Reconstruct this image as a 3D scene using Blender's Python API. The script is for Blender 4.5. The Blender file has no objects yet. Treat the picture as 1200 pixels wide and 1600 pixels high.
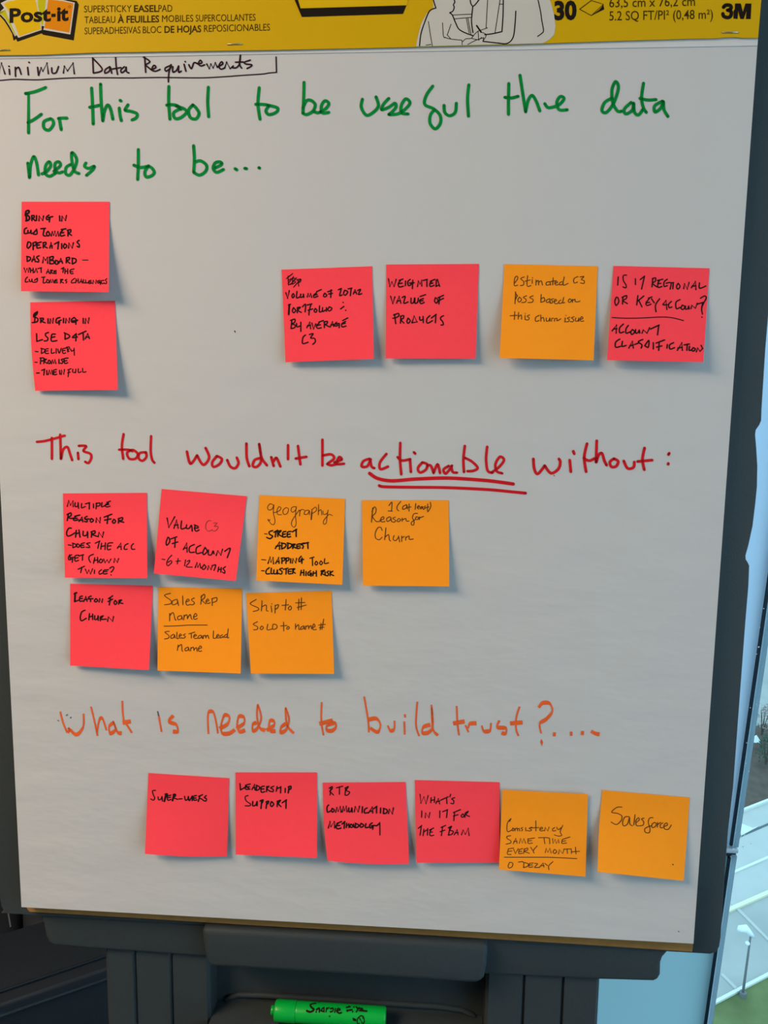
import bpy, bmesh, math, random
from mathutils import Vector, Matrix
from mathutils.geometry import tessellate_polygon
random.seed(7)
SC = bpy.context.scene
COL = SC.collection

# ---------------------------------------------------------------- camera, world, lights, exposure
# the flip chart leans back 8 degrees; its own frame: X right, Y up the sheet, Z out of the sheet
LEAN = math.radians(8.0)
ORG = Vector((0, 0, 1.0))                      # middle of the sheet's lower edge
BX = Vector((1, 0, 0)); BY = Vector((0, math.sin(LEAN), math.cos(LEAN))); BZ = Vector((0, -math.cos(LEAN), math.sin(LEAN)))
RC = Matrix(((0.9975432, 0.0115516, -0.0690952), (0.0202869, -0.9916832, 0.1270937), (-0.0670525, -0.1281832, -0.9894812)))
TC = Vector((-0.0343287, 0.3884537, 0.7222576))
FPX = 1200.0
def b2w(x, y, z=0.0): return ORG + BX * x + BY * y + BZ * z
CL = -(RC.transposed() @ TC)                   # camera in the sheet's frame
CAMW = b2w(*CL)
def dirw(v): return BX * v.x + BY * v.y + BZ * v.z
cx, cy, cz = (dirw(RC.transposed() @ Vector(a)) for a in ((1, 0, 0), (0, -1, 0), (0, 0, -1)))
cam = bpy.data.cameras.new('camera'); camo = bpy.data.objects.new('camera', cam); COL.objects.link(camo)
camo.matrix_world = Matrix(((cx.x, cy.x, cz.x, CAMW.x), (cx.y, cy.y, cz.y, CAMW.y), (cx.z, cy.z, cz.z, CAMW.z), (0, 0, 0, 1)))
cam.sensor_fit = 'VERTICAL'; cam.sensor_height = 24.0; cam.sensor_width = 18.0; cam.lens = 24.0 * FPX / 1600.0
cam.clip_start = 0.02; cam.clip_end = 500
SC.camera = camo

SC.view_settings.view_transform = 'Standard'; SC.view_settings.look = 'None'
SC.view_settings.gamma = 1.0; SC.view_settings.use_curve_mapping = False
SC.view_settings.exposure = 0.0

W = bpy.data.worlds.new('overcast_sky'); SC.world = W; W.use_nodes = True
bg = W.node_tree.nodes['Background']
bg.inputs['Color'].default_value = (0.52, 0.81, 1.0, 1); bg.inputs['Strength'].default_value = 2.1

def area(name, loc, target, sx, sy, power, col):
    l = bpy.data.lights.new(name, 'AREA'); l.shape = 'RECTANGLE'; l.size = sx; l.size_y = sy
    l.energy = power; l.color = col
    o = bpy.data.objects.new(name, l); COL.objects.link(o); o.location = loc
    o.rotation_euler = (Vector(target) - Vector(loc)).to_track_quat('-Z', 'Y').to_euler()
    return o
# warm ceiling luminaire of the room, left of the chart; daylight of the window wall, right of it
area('ceiling_lamp_light', (-1.3, -0.8, 2.56), (-1.0, -0.45, 0.9), 1.1, 0.55, 55, (1.0, 0.72, 0.50))
area('daylight', (1.62, -0.55, 1.3), (0.0, -0.15, 1.0), 1.7, 1.9, 15, (0.62, 0.79, 1.0))

# ---------------------------------------------------------------- projection helpers
def ray(px, py):
    return dirw(RC.transposed() @ Vector(((px - 600) / FPX, (py - 800) / FPX, 1.0)))
def U(px, py, z=0.0):
    """photo pixel -> point of the sheet's frame at height z over the sheet"""
    d = RC.transposed() @ Vector(((px - 600) / FPX, (py - 800) / FPX, 1.0))
    return CL + d * ((z - CL.z) / d.z)
def UW(px, py, z=0.0): return b2w(*U(px, py, z))
def hz(px, py, z):
    d = ray(px, py); return CAMW + d * ((z - CAMW.z) / d.z)
def hy(px, py, y):
    d = ray(px, py); return CAMW + d * ((y - CAMW.y) / d.y)

# ---------------------------------------------------------------- materials
def mat(name, col, rough=0.6, spec=0.3, metal=0.0, nscale=0, namt=0.0, bump=0.0, bscale=60, stretch=(1, 1, 1), coat=0.0):
    m = bpy.data.materials.new(name); m.use_nodes = True
    nt = m.node_tree; p = nt.nodes['Principled BSDF']
    p.inputs['Base Color'].default_value = (*col, 1); p.inputs['Roughness'].default_value = rough
    p.inputs['Specular IOR Level'].default_value = spec; p.inputs['Metallic'].default_value = metal
    if coat: p.inputs['Coat Weight'].default_value = coat
    if namt or bump:
        tc = nt.nodes.new('ShaderNodeTexCoord'); mp = nt.nodes.new('ShaderNodeMapping')
        mp.inputs['Scale'].default_value = stretch
        nt.links.new(tc.outputs['Object'], mp.inputs['Vector'])
    if namt:
        n = nt.nodes.new('ShaderNodeTexNoise'); n.inputs['Scale'].default_value = nscale; n.inputs['Detail'].default_value = 4
        nt.links.new(mp.outputs['Vector'], n.inputs['Vector'])
        mx = nt.nodes.new('ShaderNodeMix'); mx.data_type = 'RGBA'
        mx.inputs['A'].default_value = (*[c * (1 - namt) for c in col], 1); mx.inputs['B'].default_value = (*[min(1, c * (1 + namt)) for c in col], 1)
        nt.links.new(n.outputs['Fac'], mx.inputs['Factor']); nt.links.new(mx.outputs['Result'], p.inputs['Base Color'])
    if bump:
        n2 = nt.nodes.new('ShaderNodeTexNoise'); n2.inputs['Scale'].default_value = bscale; n2.inputs['Detail'].default_value = 3
        nt.links.new(mp.outputs['Vector'], n2.inputs['Vector'])
        b = nt.nodes.new('ShaderNodeBump'); b.inputs['Strength'].default_value = 1.0; b.inputs['Distance'].default_value = bump
        nt.links.new(n2.outputs['Fac'], b.inputs['Height']); nt.links.new(b.outputs['Normal'], p.inputs['Normal'])
    return m
M = {}
M['paper'] = mat('white_paper', (0.50, 0.50, 0.495), 0.75, 0.12, bump=0.0018, bscale=1.0, stretch=(14, 34, 34))
def _fade():
    # the hanging sheet is smooth under its binding and creased further down
    nt = M['paper'].node_tree; b = [n for n in nt.nodes if n.type == 'BUMP'][0]; tc = [n for n in nt.nodes if n.type == 'TEX_COORD'][0]
    sx = nt.nodes.new('ShaderNodeSeparateXYZ'); mr = nt.nodes.new('ShaderNodeMapRange')
    nt.links.new(tc.outputs['Object'], sx.inputs[0]); nt.links.new(sx.outputs['Z'], mr.inputs['Value'])
    mr.inputs['From Min'].default_value = -0.08; mr.inputs['From Max'].default_value = -0.45; mr.inputs['To Min'].default_value = 0.15; mr.inputs['To Max'].default_value = 1.0
    nt.links.new(mr.outputs['Result'], b.inputs['Strength'])
_fade()
M['strip'] = mat('white_binding', (0.55, 0.55, 0.55), 0.6, 0.25)
M['card'] = mat('brown_chipboard', (0.29, 0.15, 0.045), 0.85, 0.1, nscale=90, namt=0.25)
M['yellow'] = mat('yellow_card', (0.55, 0.33, 0.0008), 0.55, 0.10, nscale=5, namt=0.05, bump=0.0006, bscale=14)
M['coral'] = mat('coral_paper', (0.95, 0.062, 0.085), 0.85, 0.08, nscale=160, namt=0.035, bump=0.0006, bscale=30)
M['orange'] = mat('orange_paper', (0.92, 0.295, 0.014), 0.85, 0.08, nscale=160, namt=0.03, bump=0.0006, bscale=30)
M['black'] = mat('black_ink', (0.012, 0.009, 0.010), 0.8, 0.04)
M['brownink'] = mat('thin_black_ink', (0.075, 0.035, 0.014), 0.8, 0.04)
M['maroon'] = mat('dark_ink', (0.035, 0.012, 0.018), 0.8, 0.04)
M['green'] = mat('green_ink', (0.002, 0.205, 0.035), 0.8, 0.04, nscale=70, namt=0.35)
M['red'] = mat('red_ink', (0.52, 0.012, 0.018), 0.8, 0.04, nscale=60, namt=0.2)
M['orangeink'] = mat('orange_ink', (0.72, 0.115, 0.028), 0.8, 0.04, nscale=70, namt=0.25)
M['print'] = mat('black_print', (0.012, 0.008, 0.006), 0.7, 0.05)
M['printbrown'] = mat('thin_black_print', (0.05, 0.028, 0.004), 0.7, 0.05)
M['pwhite'] = mat('white_print', (0.50, 0.48, 0.43), 0.7, 0.05)
M['pgreen'] = mat('lime_print', (0.42, 0.40, 0.004), 0.7, 0.05)
M['porange'] = mat('orange_print', (0.60, 0.20, 0.003), 0.7, 0.05)
M['pyellow'] = mat('yellow_print', (0.60, 0.38, 0.004), 0.7, 0.05)
M['plastic'] = mat('slate_plastic', (0.035, 0.045, 0.049), 0.55, 0.12, nscale=240, namt=0.06, bump=0.0002, bscale=900)
M['steel'] = mat('staple_steel', (0.45, 0.40, 0.25), 0.35, 0.5, 0.8)
M['marker'] = mat('green_plastic', (0.001, 0.40, 0.045), 0.32, 0.35)
M['leather'] = mat('black_vinyl', (0.012, 0.018, 0.026), 0.55, 0.3, bump=0.0004, bscale=420)
M['seam'] = mat('grey_thread', (0.10, 0.12, 0.14), 0.7, 0.2)
M['wall'] = mat('dark_grey_wall', (0.08, 0.085, 0.09), 0.85, 0.2, nscale=6, namt=0.06)
M['wallside'] = mat('beige_wall', (0.52, 0.48, 0.42), 0.9, 0.2, nscale=6, namt=0.04)
M['ceil'] = mat('white_ceiling', (0.62, 0.61, 0.58), 0.9, 0.2, nscale=8, namt=0.04)
M['carpet'] = mat('grey_carpet', (0.06, 0.065, 0.07), 0.95, 0.1, nscale=300, namt=0.4, bump=0.004, bscale=400)
M['alu'] = mat('blue_grey_aluminium', (0.42, 0.50, 0.54), 0.4, 0.4)
M['gasket'] = mat('black_rubber', (0.006, 0.02, 0.035), 0.6, 0.3)
def frosted(name, col, dens):
    m = bpy.data.materials.new(name); m.use_nodes = True; nt = m.node_tree
    for n in list(nt.nodes): nt.nodes.remove(n)
    out = nt.nodes.new('ShaderNodeOutputMaterial'); tr = nt.nodes.new('ShaderNodeBsdfTranslucent'); df = nt.nodes.new('ShaderNodeBsdfDiffuse')
    tr.inputs['Color'].default_value = (*col, 1); df.inputs['Color'].default_value = (*[c * 0.5 for c in col], 1)
    mx = nt.nodes.new('ShaderNodeMixShader'); mx.inputs[0].default_value = dens
    nt.links.new(tr.outputs[0], mx.inputs[1]); nt.links.new(df.outputs[0], mx.inputs[2]); nt.links.new(mx.outputs[0], out.inputs[0])
    return m
M['frost'] = frosted('frosted_film', (0.78, 0.88, 0.97), 0.05)
M['frostlow'] = frosted('frosted_film_grey', (0.56, 0.71, 0.74), 0.05)
M['frostframe'] = frosted('frosted_edge', (0.55, 0.66, 0.72), 0.1)
gm = bpy.data.materials.new('clear_glass'); gm.use_nodes = True; nt = gm.node_tree
for n in list(nt.nodes): nt.nodes.remove(n)
_o = nt.nodes.new('ShaderNodeOutputMaterial'); _t = nt.nodes.new('ShaderNodeBsdfTransparent'); _g = nt.nodes.new('ShaderNodeBsdfGlossy'); _m = nt.nodes.new('ShaderNodeMixShader')
_t.inputs[0].default_value = (0.93, 0.98, 0.98, 1); _g.inputs['Roughness'].default_value = 0.02; _m.inputs[0].default_value = 0.06
nt.links.new(_t.outputs[0], _m.inputs[1]); nt.links.new(_g.outputs[0], _m.inputs[2]); nt.links.new(_m.outputs[0], _o.inputs[0])
M['glass'] = gm
M['drop'] = mat('water_drop', (0.85, 0.92, 0.95), 0.15, 0.6)
M['pave'] = mat('pale_asphalt', (0.37, 0.385, 0.37), 0.9, 0.2, nscale=0.35, namt=0.22)
M['pave2'] = mat('pale_concrete', (0.47, 0.49, 0.47), 0.9, 0.2, nscale=0.7, namt=0.10)
M['kerb'] = mat('white_kerb', (0.66, 0.70, 0.66), 0.8, 0.2)
M['yline'] = mat('cream_kerb', (0.72, 0.70, 0.52), 0.8, 0.2)
M['gutter'] = mat('dark_gutter', (0.10, 0.14, 0.15), 0.8, 0.2)
M['grass'] = mat('lawn_grass', (0.13, 0.17, 0.07), 0.95, 0.1, nscale=0.5, namt=0.55)
M['mulch'] = mat('brown_mulch', (0.11, 0.088, 0.072), 0.95, 0.1, nscale=1.2, namt=0.4)
M['leafd'] = mat('dark_leaves', (0.045, 0.10, 0.065), 0.85, 0.2, nscale=1.5, namt=0.6)
M['leafp'] = mat('bare_twigs', (0.33, 0.27, 0.26), 0.9, 0.2, nscale=1.5, namt=0.4)
M['lampgrey'] = mat('lamp_grey', (0.16, 0.18, 0.19), 0.6, 0.3)
M['lampwhite'] = mat('lamp_white', (0.75, 0.82, 0.88), 0.4, 0.4)

# ---------------------------------------------------------------- object helpers
def link(name, me, m, parent=None, loc=None):
    o = bpy.data.objects.new(name, me); COL.objects.link(o)
    if m is not None and not me.materials: me.materials.append(m)
    if parent is not None: o.parent = parent
    return o
def gl(o):
    """world position of the origin of an unrotated object and its parents"""
    v = Vector((0, 0, 0))
    while o is not None: v = v + o.location; o = o.parent
    return v
def mk(name, verts, faces, m, parent=None, origin=None, smooth=False):
    """mesh from world vertices; top-level objects get their origin at `origin`"""
    off = gl(parent) if parent is not None else Vector((0, 0, 0))
    org = Vector(origin) if origin is not None else off
    me = bpy.data.meshes.new(name)
    me.from_pydata([tuple(Vector(v) - org) for v in verts], [], faces); me.update()
    if smooth:
        for p in me.polygons: p.use_smooth = True
    o = link(name, me, m, parent); o.location = org - off
    return o
def thing(name, label, cat, loc, group=None):
    o = bpy.data.objects.new(name, None); COL.objects.link(o); o.location = loc; o.empty_display_size = 0.05
    o['label'] = label; o['category'] = cat
    if group: o['group'] = group
    return o
def tag(o, label, cat, group=None):
    o['label'] = label; o['category'] = cat
    if group: o['group'] = group
    return o
def struct(o): o['kind'] = 'structure'; return o
def bevel(o, w, seg=3):
    b = o.modifiers.new('bevel', 'BEVEL'); b.width = w; b.segments = seg; b.limit_method = 'ANGLE'; b.angle_limit = math.radians(35)
    for p in o.data.polygons: p.use_smooth = True
    return o
def prism_local(name, poly, zf, zb, m, parent):
    """poly: (x, y) in the sheet's frame, extruded from zf back to zb"""
    a = sum(poly[i][0] * poly[(i + 1) % len(poly)][1] - poly[(i + 1) % len(poly)][0] * poly[i][1] for i in range(len(poly)))
    if a < 0: poly = poly[::-1]
    n = len(poly)
    vs = [b2w(x, y, zf) for x, y in poly] + [b2w(x, y, zb) for x, y in poly]
    fs = [tuple(range(n)), tuple(range(2 * n - 1, n - 1, -1))] + [(i, n + i, n + (i + 1) % n, (i + 1) % n) for i in range(n)]
    return mk(name, vs, fs, m, parent)
def prism_px(name, pts, zf, zb, m, parent):
    return prism_local(name, [tuple(U(x, y, zf))[:2] for x, y in pts], zf, zb, m, parent)
def box(name, x0, x1, y0, y1, z0, z1, m, parent=None, origin=None):
    vs = [(x, y, z) for z in (z0, z1) for y in (y0, y1) for x in (x0, x1)]
    return mk(name, vs, [(0, 2, 3, 1), (4, 5, 7, 6), (0, 1, 5, 4), (2, 6, 7, 3), (0, 4, 6, 2), (1, 3, 7, 5)], m, parent, origin)
def tube(path, r, seg=10, caps=True):
    vs, fs = [], []
    n = len(path)
    rr = r if isinstance(r, (list, tuple)) else [r] * n
    for i, p in enumerate(path):
        p = Vector(p)
        d = (Vector(path[min(n - 1, i + 1)]) - Vector(path[max(0, i - 1)])).normalized()
        s = d.cross(Vector((0, 0, 1)) if abs(d.z) < 0.9 else Vector((0, 1, 0))).normalized(); t = d.cross(s)
        for k in range(seg):
            a = 2 * math.pi * k / seg
            vs.append(p + (s * math.cos(a) + t * math.sin(a)) * rr[i])
    for i in range(n - 1):
        for k in range(seg):
            fs.append((i * seg + k, (i + 1) * seg + k, (i + 1) * seg + (k + 1) % seg, i * seg + (k + 1) % seg))
    if caps: fs += [tuple(range(seg)), tuple(range(n * seg - 1, (n - 1) * seg - 1, -1))]
    return vs, fs

# ---------------------------------------------------------------- pen strokes as ribbons lying on a surface
def catmull(p):
    if len(p) < 3: 
        return [p[0]] + ([p[1]] if len(p) > 1 else [])
    q = [p[0]] + p + [p[-1]]; out = []
    for i in range(1, len(q) - 2):
        a, b, c, d = q[i - 1], q[i], q[i + 1], q[i + 2]
        L = math.hypot(c[0] - b[0], c[1] - b[1]); k = max(2, min(9, int(L / 1.3)))
        for s in range(k):
            t = s / k
            out.append(tuple(0.5 * ((2 * b[j]) + (-a[j] + c[j]) * t + (2 * a[j] - 5 * b[j] + 4 * c[j] - d[j]) * t * t + (-a[j] + 3 * b[j] - 3 * c[j] + d[j]) * t ** 3) for j in (0, 1)))
    out.append(p[-1]); return out
class Ink:
    def __init__(self, surf): self.v = []; self.f = []; self.s = surf; self.ws = 1.0
    def poly(self, pts):
        b = len(self.v); self.v += [self.s(x, y) for x, y in pts]
        tri = tessellate_polygon([[Vector((x, y, 0)) for x, y in pts]])
        for t in tri:
            (x0, y0), (x1, y1), (x2, y2) = (pts[i] for i in t)
            ar = (x1 - x0) * (y2 - y0) - (x2 - x0) * (y1 - y0)
            self.f.append(tuple(b + i for i in (t if ar < 0 else t[::-1])))
    def disc(self, c, r, n=8):
        self.poly([(c[0] + r * math.cos(2 * math.pi * k / n), c[1] - r * math.sin(2 * math.pi * k / n)) for k in range(n)])
    def stroke(self, pts, w, smooth=True, nib=None):
        if len(pts) == 1: self.disc(pts[0], w / 2); return
        d = catmull(pts) if smooth else list(pts)
        d = [d[0]] + [d[i] for i in range(1, len(d)) if math.hypot(d[i][0] - d[i - 1][0], d[i][1] - d[i - 1][1]) > 0.05]
        if len(d) < 2: self.disc(d[0], w / 2); return
        ns = []
        for i in range(len(d) - 1):
            dx, dy = d[i + 1][0] - d[i][0], d[i + 1][1] - d[i][1]; L = math.hypot(dx, dy); ns.append((-dy / L, dx / L))
        def half(n):
            if nib is None: return w / 2
            return max(nib[2] / 2, abs(n[0] * nib[0] + n[1] * nib[1]) / 2)
        L, R = [], []
        for i in range(len(d)):
            a = ns[max(0, i - 1)]; c = ns[min(len(ns) - 1, i)]
            dot = a[0] * c[0] + a[1] * c[1]
            if i in (0, len(d) - 1) or dot < 0.75:
                if nib is None: self.disc(d[i], w / 2)
            m = (a[0] + c[0], a[1] + c[1]); k = math.hypot(*m)
            m = (m[0] / k, m[1] / k) if k > 0.3 else c
            h = half(m)
            L.append((d[i][0] + m[0] * h, d[i][1] + m[1] * h)); R.append((d[i][0] - m[0] * h, d[i][1] - m[1] * h))
        b = len(self.v)
        for l, r in zip(L, R): self.v += [self.s(*l), self.s(*r)]
        for i in range(len(d) - 1): self.f.append((b + 2 * i, b + 2 * i + 2, b + 2 * i + 3, b + 2 * i + 1))
    def text(self, x0, y0, k, w, data, nib=None):
        """strokes in a frame at photo point (x0, y0), k units per pixel; '/' parts strokes, '!' keeps corners, '*w' sets a width"""
        wd = w
        for s in data.replace('\n', '/').split('/'):
            t = s.split()
            if not t: continue
            sm = True
            if t[0].startswith('*'): wd = float(t[0][1:]); t = t[1:]
            if not t: continue
            if t[0].startswith('!'): sm = False; t[0] = t[0][1:]
            c = [float(q) for q in t]
            self.stroke([(x0 + c[i] / k, y0 + c[i + 1] / k) for i in range(0, len(c) - 1, 2)], wd / k * self.ws, sm, nib)
    def build(self, name, m, parent, gap=None, label=None):
        """one mesh, or one mesh per word when strokes stand further apart than `gap` metres"""
        if gap is None: return mk(name, self.v, self.f, m, parent)
        n = len(self.v); pa = list(range(n))
        def find(i):
            while pa[i] != i: pa[i] = pa[pa[i]]; i = pa[i]
            return i
        for f in self.f:
            for q in f[1:]: pa[find(q)] = find(f[0])
        cell = {}
        for i, p in enumerate(self.v):
            k = (int((p.x + 9) / gap), int((p.y + 9) / gap), int((p.z + 9) / gap)); r = find(i)
            cell.setdefault(k, {}).setdefault(r, []).append(p)
        for k, rs in list(cell.items()):
            for dx in (0, 1):
                for dy in (-1, 0, 1):
                    for dz in (-1, 0, 1):
                        o2 = cell.get((k[0] + dx, k[1] + dy, k[2] + dz))
                        if not o2: continue
                        for r1, l1 in rs.items():
                            for r2, l2 in o2.items():
                                if find(r1) != find(r2) and any((a - b).length < gap for a in l1 for b in l2): pa[find(r1)] = find(r2)
        groups = {}
        for i in range(n): groups.setdefault(find(i), []).append(i)
        fg = {}
        for f in self.f: fg.setdefault(find(f[0]), []).append(f)
        out = []
        for g, idx in groups.items():
            if g not in fg: continue
            ix = {q: k for k, q in enumerate(idx)}
            out.append(mk(name, [self.v[q] for q in idx], [tuple(ix[q] for q in f) for f in fg[g]], m, parent))
        return out
def sag(py):
    """the free lower part of the hanging sheet stands off the pad (m)"""
    return 0.005 * max(0.0, (py - 1130) / 330.0) ** 2
def flat(z): return lambda px, py: UW(px, py, z + sag(py))
def typeset(ink, s, x0, yb0, x1, yb1, cap, bold=0.0):
    """printed words: base line from (x0,yb0) to (x1,yb1), capitals `cap` pixels tall"""
    def outline(t):
        c = bpy.data.curves.new('type', 'FONT'); c.body = t; c.size = 1.0; c.offset = bold; c.resolution_u = 3; c.fill_mode = 'FRONT'
        o = bpy.data.objects.new('type', c); COL.objects.link(o)
        bpy.context.view_layer.update()
        me = bpy.data.meshes.new_from_object(o.evaluated_get(bpy.context.evaluated_depsgraph_get()))
        r = [tuple(v.co) for v in me.vertices], [tuple(p.vertices) for p in me.polygons]
        bpy.data.objects.remove(o); bpy.data.curves.remove(c); bpy.data.meshes.remove(me)
        return r
    H = max(v[1] for v in outline('H')[0])
    vs, fs = outline(s)
    a = min(v[0] for v in vs); b = max(v[0] for v in vs); n = len(ink.v)
    for v in vs:
        t = (v[0] - a) / (b - a)
        ink.v.append(ink.s(x0 + t * (x1 - x0) , yb0 + t * (yb1 - yb0) - v[1] / H * cap))
    ink.f += [tuple(n + i for i in f) for f in fs]

# ---------------------------------------------------------------- the room
YW = 0.55
ZG = -40.0
def lshape(name, z0, z1, m):
    P = [(-3.2, -3.4), (1.75, -3.4), (1.75, YW + 0.02), (0.22, YW + 0.02), (0.22, 2.5), (-3.2, 2.5)]
    return struct(mk(name, [(x, y, z1) for x, y in P] + [(x, y, z0) for x, y in P],
                     [(0, 1, 2, 3), (0, 3, 4, 5), (9, 8, 7, 6), (11, 10, 9, 6)] + [(i, 6 + i, 6 + (i + 1) % 6, (i + 1) % 6) for i in range(6)], m))
lshape('floor', -0.1, 0.0, M['carpet'])
lshape('ceiling', 2.7, 2.8, M['ceil'])
struct(box('wall_left', -3.3, -3.2, -3.4, 2.5, -0.1, 2.8, M['wallside']))
struct(box('wall_front', -3.3, 1.75, -3.5, -3.4, -0.1, 2.8, M['wallside']))
struct(box('wall_back', -3.3, 0.22, 2.5, 2.6, -0.1, 2.8, M['wall']))
struct(box('wall_return', 0.14, 0.22, YW, 2.5, -0.1, 2.8, M['wall']))
# window wall behind the chart: frosted panel, rubber gasket, aluminium frame, clear pane
xg = hy(1187, 1000, YW).x; pxm = (hy(1191, 1000, YW).x - hy(1187, 1000, YW).x) / 4
w1 = thing('window_1', 'frosted side panel and narrow framed pane of the window wall right of the chart', 'window', (0.5, YW, 0))
del w1['label'], w1['category']; struct(w1)
zt = hy(1149, 1326, YW).z                          # the transom
def vbox(name, x0, x1, y0, y1, z0, z1, m): return box(name, x0, x1, y0, y1, z0, z1, m, w1)
vbox('frosted_panel', 0.22, xg - 2 * pxm, YW, YW + 0.012, zt, 2.7, M['frost'])
vbox('frosted_panel', 0.22, xg - 2 * pxm, YW, YW + 0.012, 0.02, zt, M['frostlow'])
vbox('gasket', xg - 2.2 * pxm, xg + 2.2 * pxm, YW - 0.004, YW + 0.02, zt + 0.008, 2.7, M['gasket'])
vbox('gasket', xg - 2.2 * pxm, xg + 2.2 * pxm, YW - 0.004, YW + 0.02, 0.02, zt - 0.016, M['gasket'])
fr = bevel(vbox('window_frame', xg + 2.2 * pxm, xg + 12 * pxm, YW - 0.006, YW + 0.010, zt + 0.006, 2.7, M['frostframe']), 0.002)
fr = bevel(vbox('window_frame', xg + 2.2 * pxm, xg + 12 * pxm, YW - 0.006, YW + 0.010, 0.02, zt - 0.010, M['frostframe']), 0.002)
bevel(vbox('transom', 0.3, xg + 12 * pxm, YW - 0.008, YW + 0.02, zt - 0.004, zt + 0.004, M['alu']), 0.002)
bevel(vbox('transom', 0.3, xg + 11 * pxm, YW - 0.003, YW + 0.02, zt - 0.014, zt - 0.006, M['gasket']), 0.002)
vbox('pane', xg + 12 * pxm, 1.72, YW, YW + 0.008, 0.02, 2.7, M['glass'])
vbox('sill_rail', 0.22, 1.75, YW - 0.03, YW + 0.03, 0.0, 0.03, M['alu'])
# window wall at the right, behind the viewer's shoulder: mullions, rails and panes
w2 = thing('window_2', '', 'window', (1.70, -1.4, 0)); del w2['label'], w2['category']; struct(w2)
for i, y in enumerate((-3.38, -2.4, -1.42, -0.44, 0.53)):
    bevel(box('mullion', 1.67, 1.74, y - 0.025, y + 0.025, 0.03, 2.7, M['alu'], w2), 0.004)
for z0, z1 in ((0.0, 0.05), (0.85, 0.90), (2.62, 2.70)):
    bevel(box('rail', 1.68, 1.73, -3.38, 0.53, z0, z1, M['alu'], w2), 0.004)
for y0, y1 in ((-3.36, -2.42), (-2.38, -1.44), (-1.40, -0.46), (-0.42, 0.51)):
    box('pane', 1.70, 1.708, y0, y1, 0.04, 2.66, M['glass'], w2)
# rain drops on the window wall
rd = Ink(lambda x, y: hy(x, y, YW - 0.0065))
for _ in range(62):
    y = random.uniform(800, 1330); xl = 1187 - 0.14 * (y - 1000)
    x = random.uniform(xl - 26, xl + 40)
    if x < 1209: rd.disc((x, y), random.choice((0.6, 0.8, 0.9, 1.2)), 7)
o = rd.build('rain_drops', M['drop'], None); o['kind'] = 'stuff'; tag(o, 'scattered tiny rain drops on the window beside the chart', 'rain drops')

# ---------------------------------------------------------------- outside, far below the window
def gpoly(name, pts, dz, m):
    vs = [hz(x, y, ZG) for x, y in pts]
    a = sum(vs[i].x * vs[(i + 1) % len(vs)].y - vs[(i + 1) % len(vs)].x * vs[i].y for i in range(len(vs)))
    if a < 0: vs = vs[::-1]
    n = len(vs)
    top = [Vector((v.x, v.y, ZG + dz)) for v in vs]; bot = [Vector((v.x, v.y, ZG - 0.2)) for v in vs]
    return struct(mk(name, top + bot, [tuple(range(n)), tuple(range(2 * n - 1, n - 1, -1))] + [(i, n + i, n + (i + 1) % n, (i + 1) % n) for i in range(n)], m))
def strip(p, q, w0, w1=None):
    w1 = w1 or w0
    return [(p[0], p[1] - w0 / 2), (q[0], q[1] - w1 / 2), (q[0], q[1] + w1 / 2), (p[0], p[1] + w0 / 2)]
c0 = hz(1160, 1400, ZG)
struct(box('street', c0.x - 150, c0.x + 150, c0.y - 60, c0.y + 240, ZG - 0.4, ZG, M['pave']))
gpoly('lawn', [(1040, 1612), (1120, 1569), (1200, 1526), (1290, 1478), (1290, 1720), (1030, 1720)], 0.05, M['grass'])
gpoly('kerb', strip((1040, 1609), (1290, 1478), 6), 0.20, M['kerb'])
gpoly('pavement', [(1060, 1480), (1142, 1422), (1200, 1396), (1300, 1350), (1300, 1180), (1160, 1266), (1110, 1290)], 0.03, M['pave2'])
gpoly('kerb', strip((1110, 1436), (1290, 1357), 7), 0.16, M['yline'])
gpoly('kerb', strip((1100, 1384), (1290, 1302), 4), 0.12, M['kerb'])
gpoly('gutter', strip((1120, 1323), (1290, 1250), 3), 0.08, M['gutter'])
gpoly('mulch_bed', [(1110, 1286), (1163, 1263), (1200, 1250), (1290, 1216), (1290, 1110), (1120, 1150)], 0.10, M['mulch'])
gpoly('kerb', strip((1110, 1288), (1290, 1218), 3.5), 0.25, M['kerb'])
gpoly('road_marking', [(1156, 1287), (1176, 1295), (1186, 1292), (1158, 1307)], 0.09, M['kerb'])
gpoly('road_marking', [(1138, 1409), (1142, 1407), (1212, 1478), (1209, 1480)], 0.06, M['pave2'])
gpoly('road_marking', [(1126, 1524), (1129, 1521), (1152, 1544), (1148, 1546)], 0.06, M['pave2'])
# street lamp
b0 = hz(1160, 1557, ZG); dd = ray(1173, 1461); hor = math.hypot(b0.x - CAMW.x, b0.y - CAMW.y) / math.hypot(dd.x, dd.y)
tp = CAMW + dd * hor
lamp = thing('street_lamp', 'grey street lamp with white head standing at the kerb outside the window', 'street lamp', (b0.x, b0.y, ZG))
vs, fs = tube([b0, b0.lerp(tp, 0.3), b0.lerp(tp, 0.7), tp], [0.085, 0.075, 0.065, 0.055], 10); mk('pole', vs, fs, M['lampgrey'], lamp, smooth=True)
vs, fs = tube([b0 + Vector((0, 0, -0.1)), b0 + Vector((0, 0, 0.35))], 0.2, 10); mk('base', vs, fs, M['lampgrey'], lamp)
pxw = hor / FPX * 1.02                                   # metres per pixel there
hd = tp + Vector((-0.2 * pxw, 0, 0.1))
vs, fs = tube([tp + Vector((4 * pxw, 0, -0.1)), tp + Vector((-2 * pxw, 0, 0.15)), tp + Vector((-9 * pxw, 0, 0.45)), tp + Vector((-18 * pxw, 0, 0.40)), tp + Vector((-21 * pxw, 0, 0.30))], [0.10, 0.16, 0.24, 0.20, 0.04], 12)
mk('lamp_head', vs, fs, M['lampwhite'], lamp, smooth=True)
s0 = CAMW + ray(1168, 1474) * hor
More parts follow.
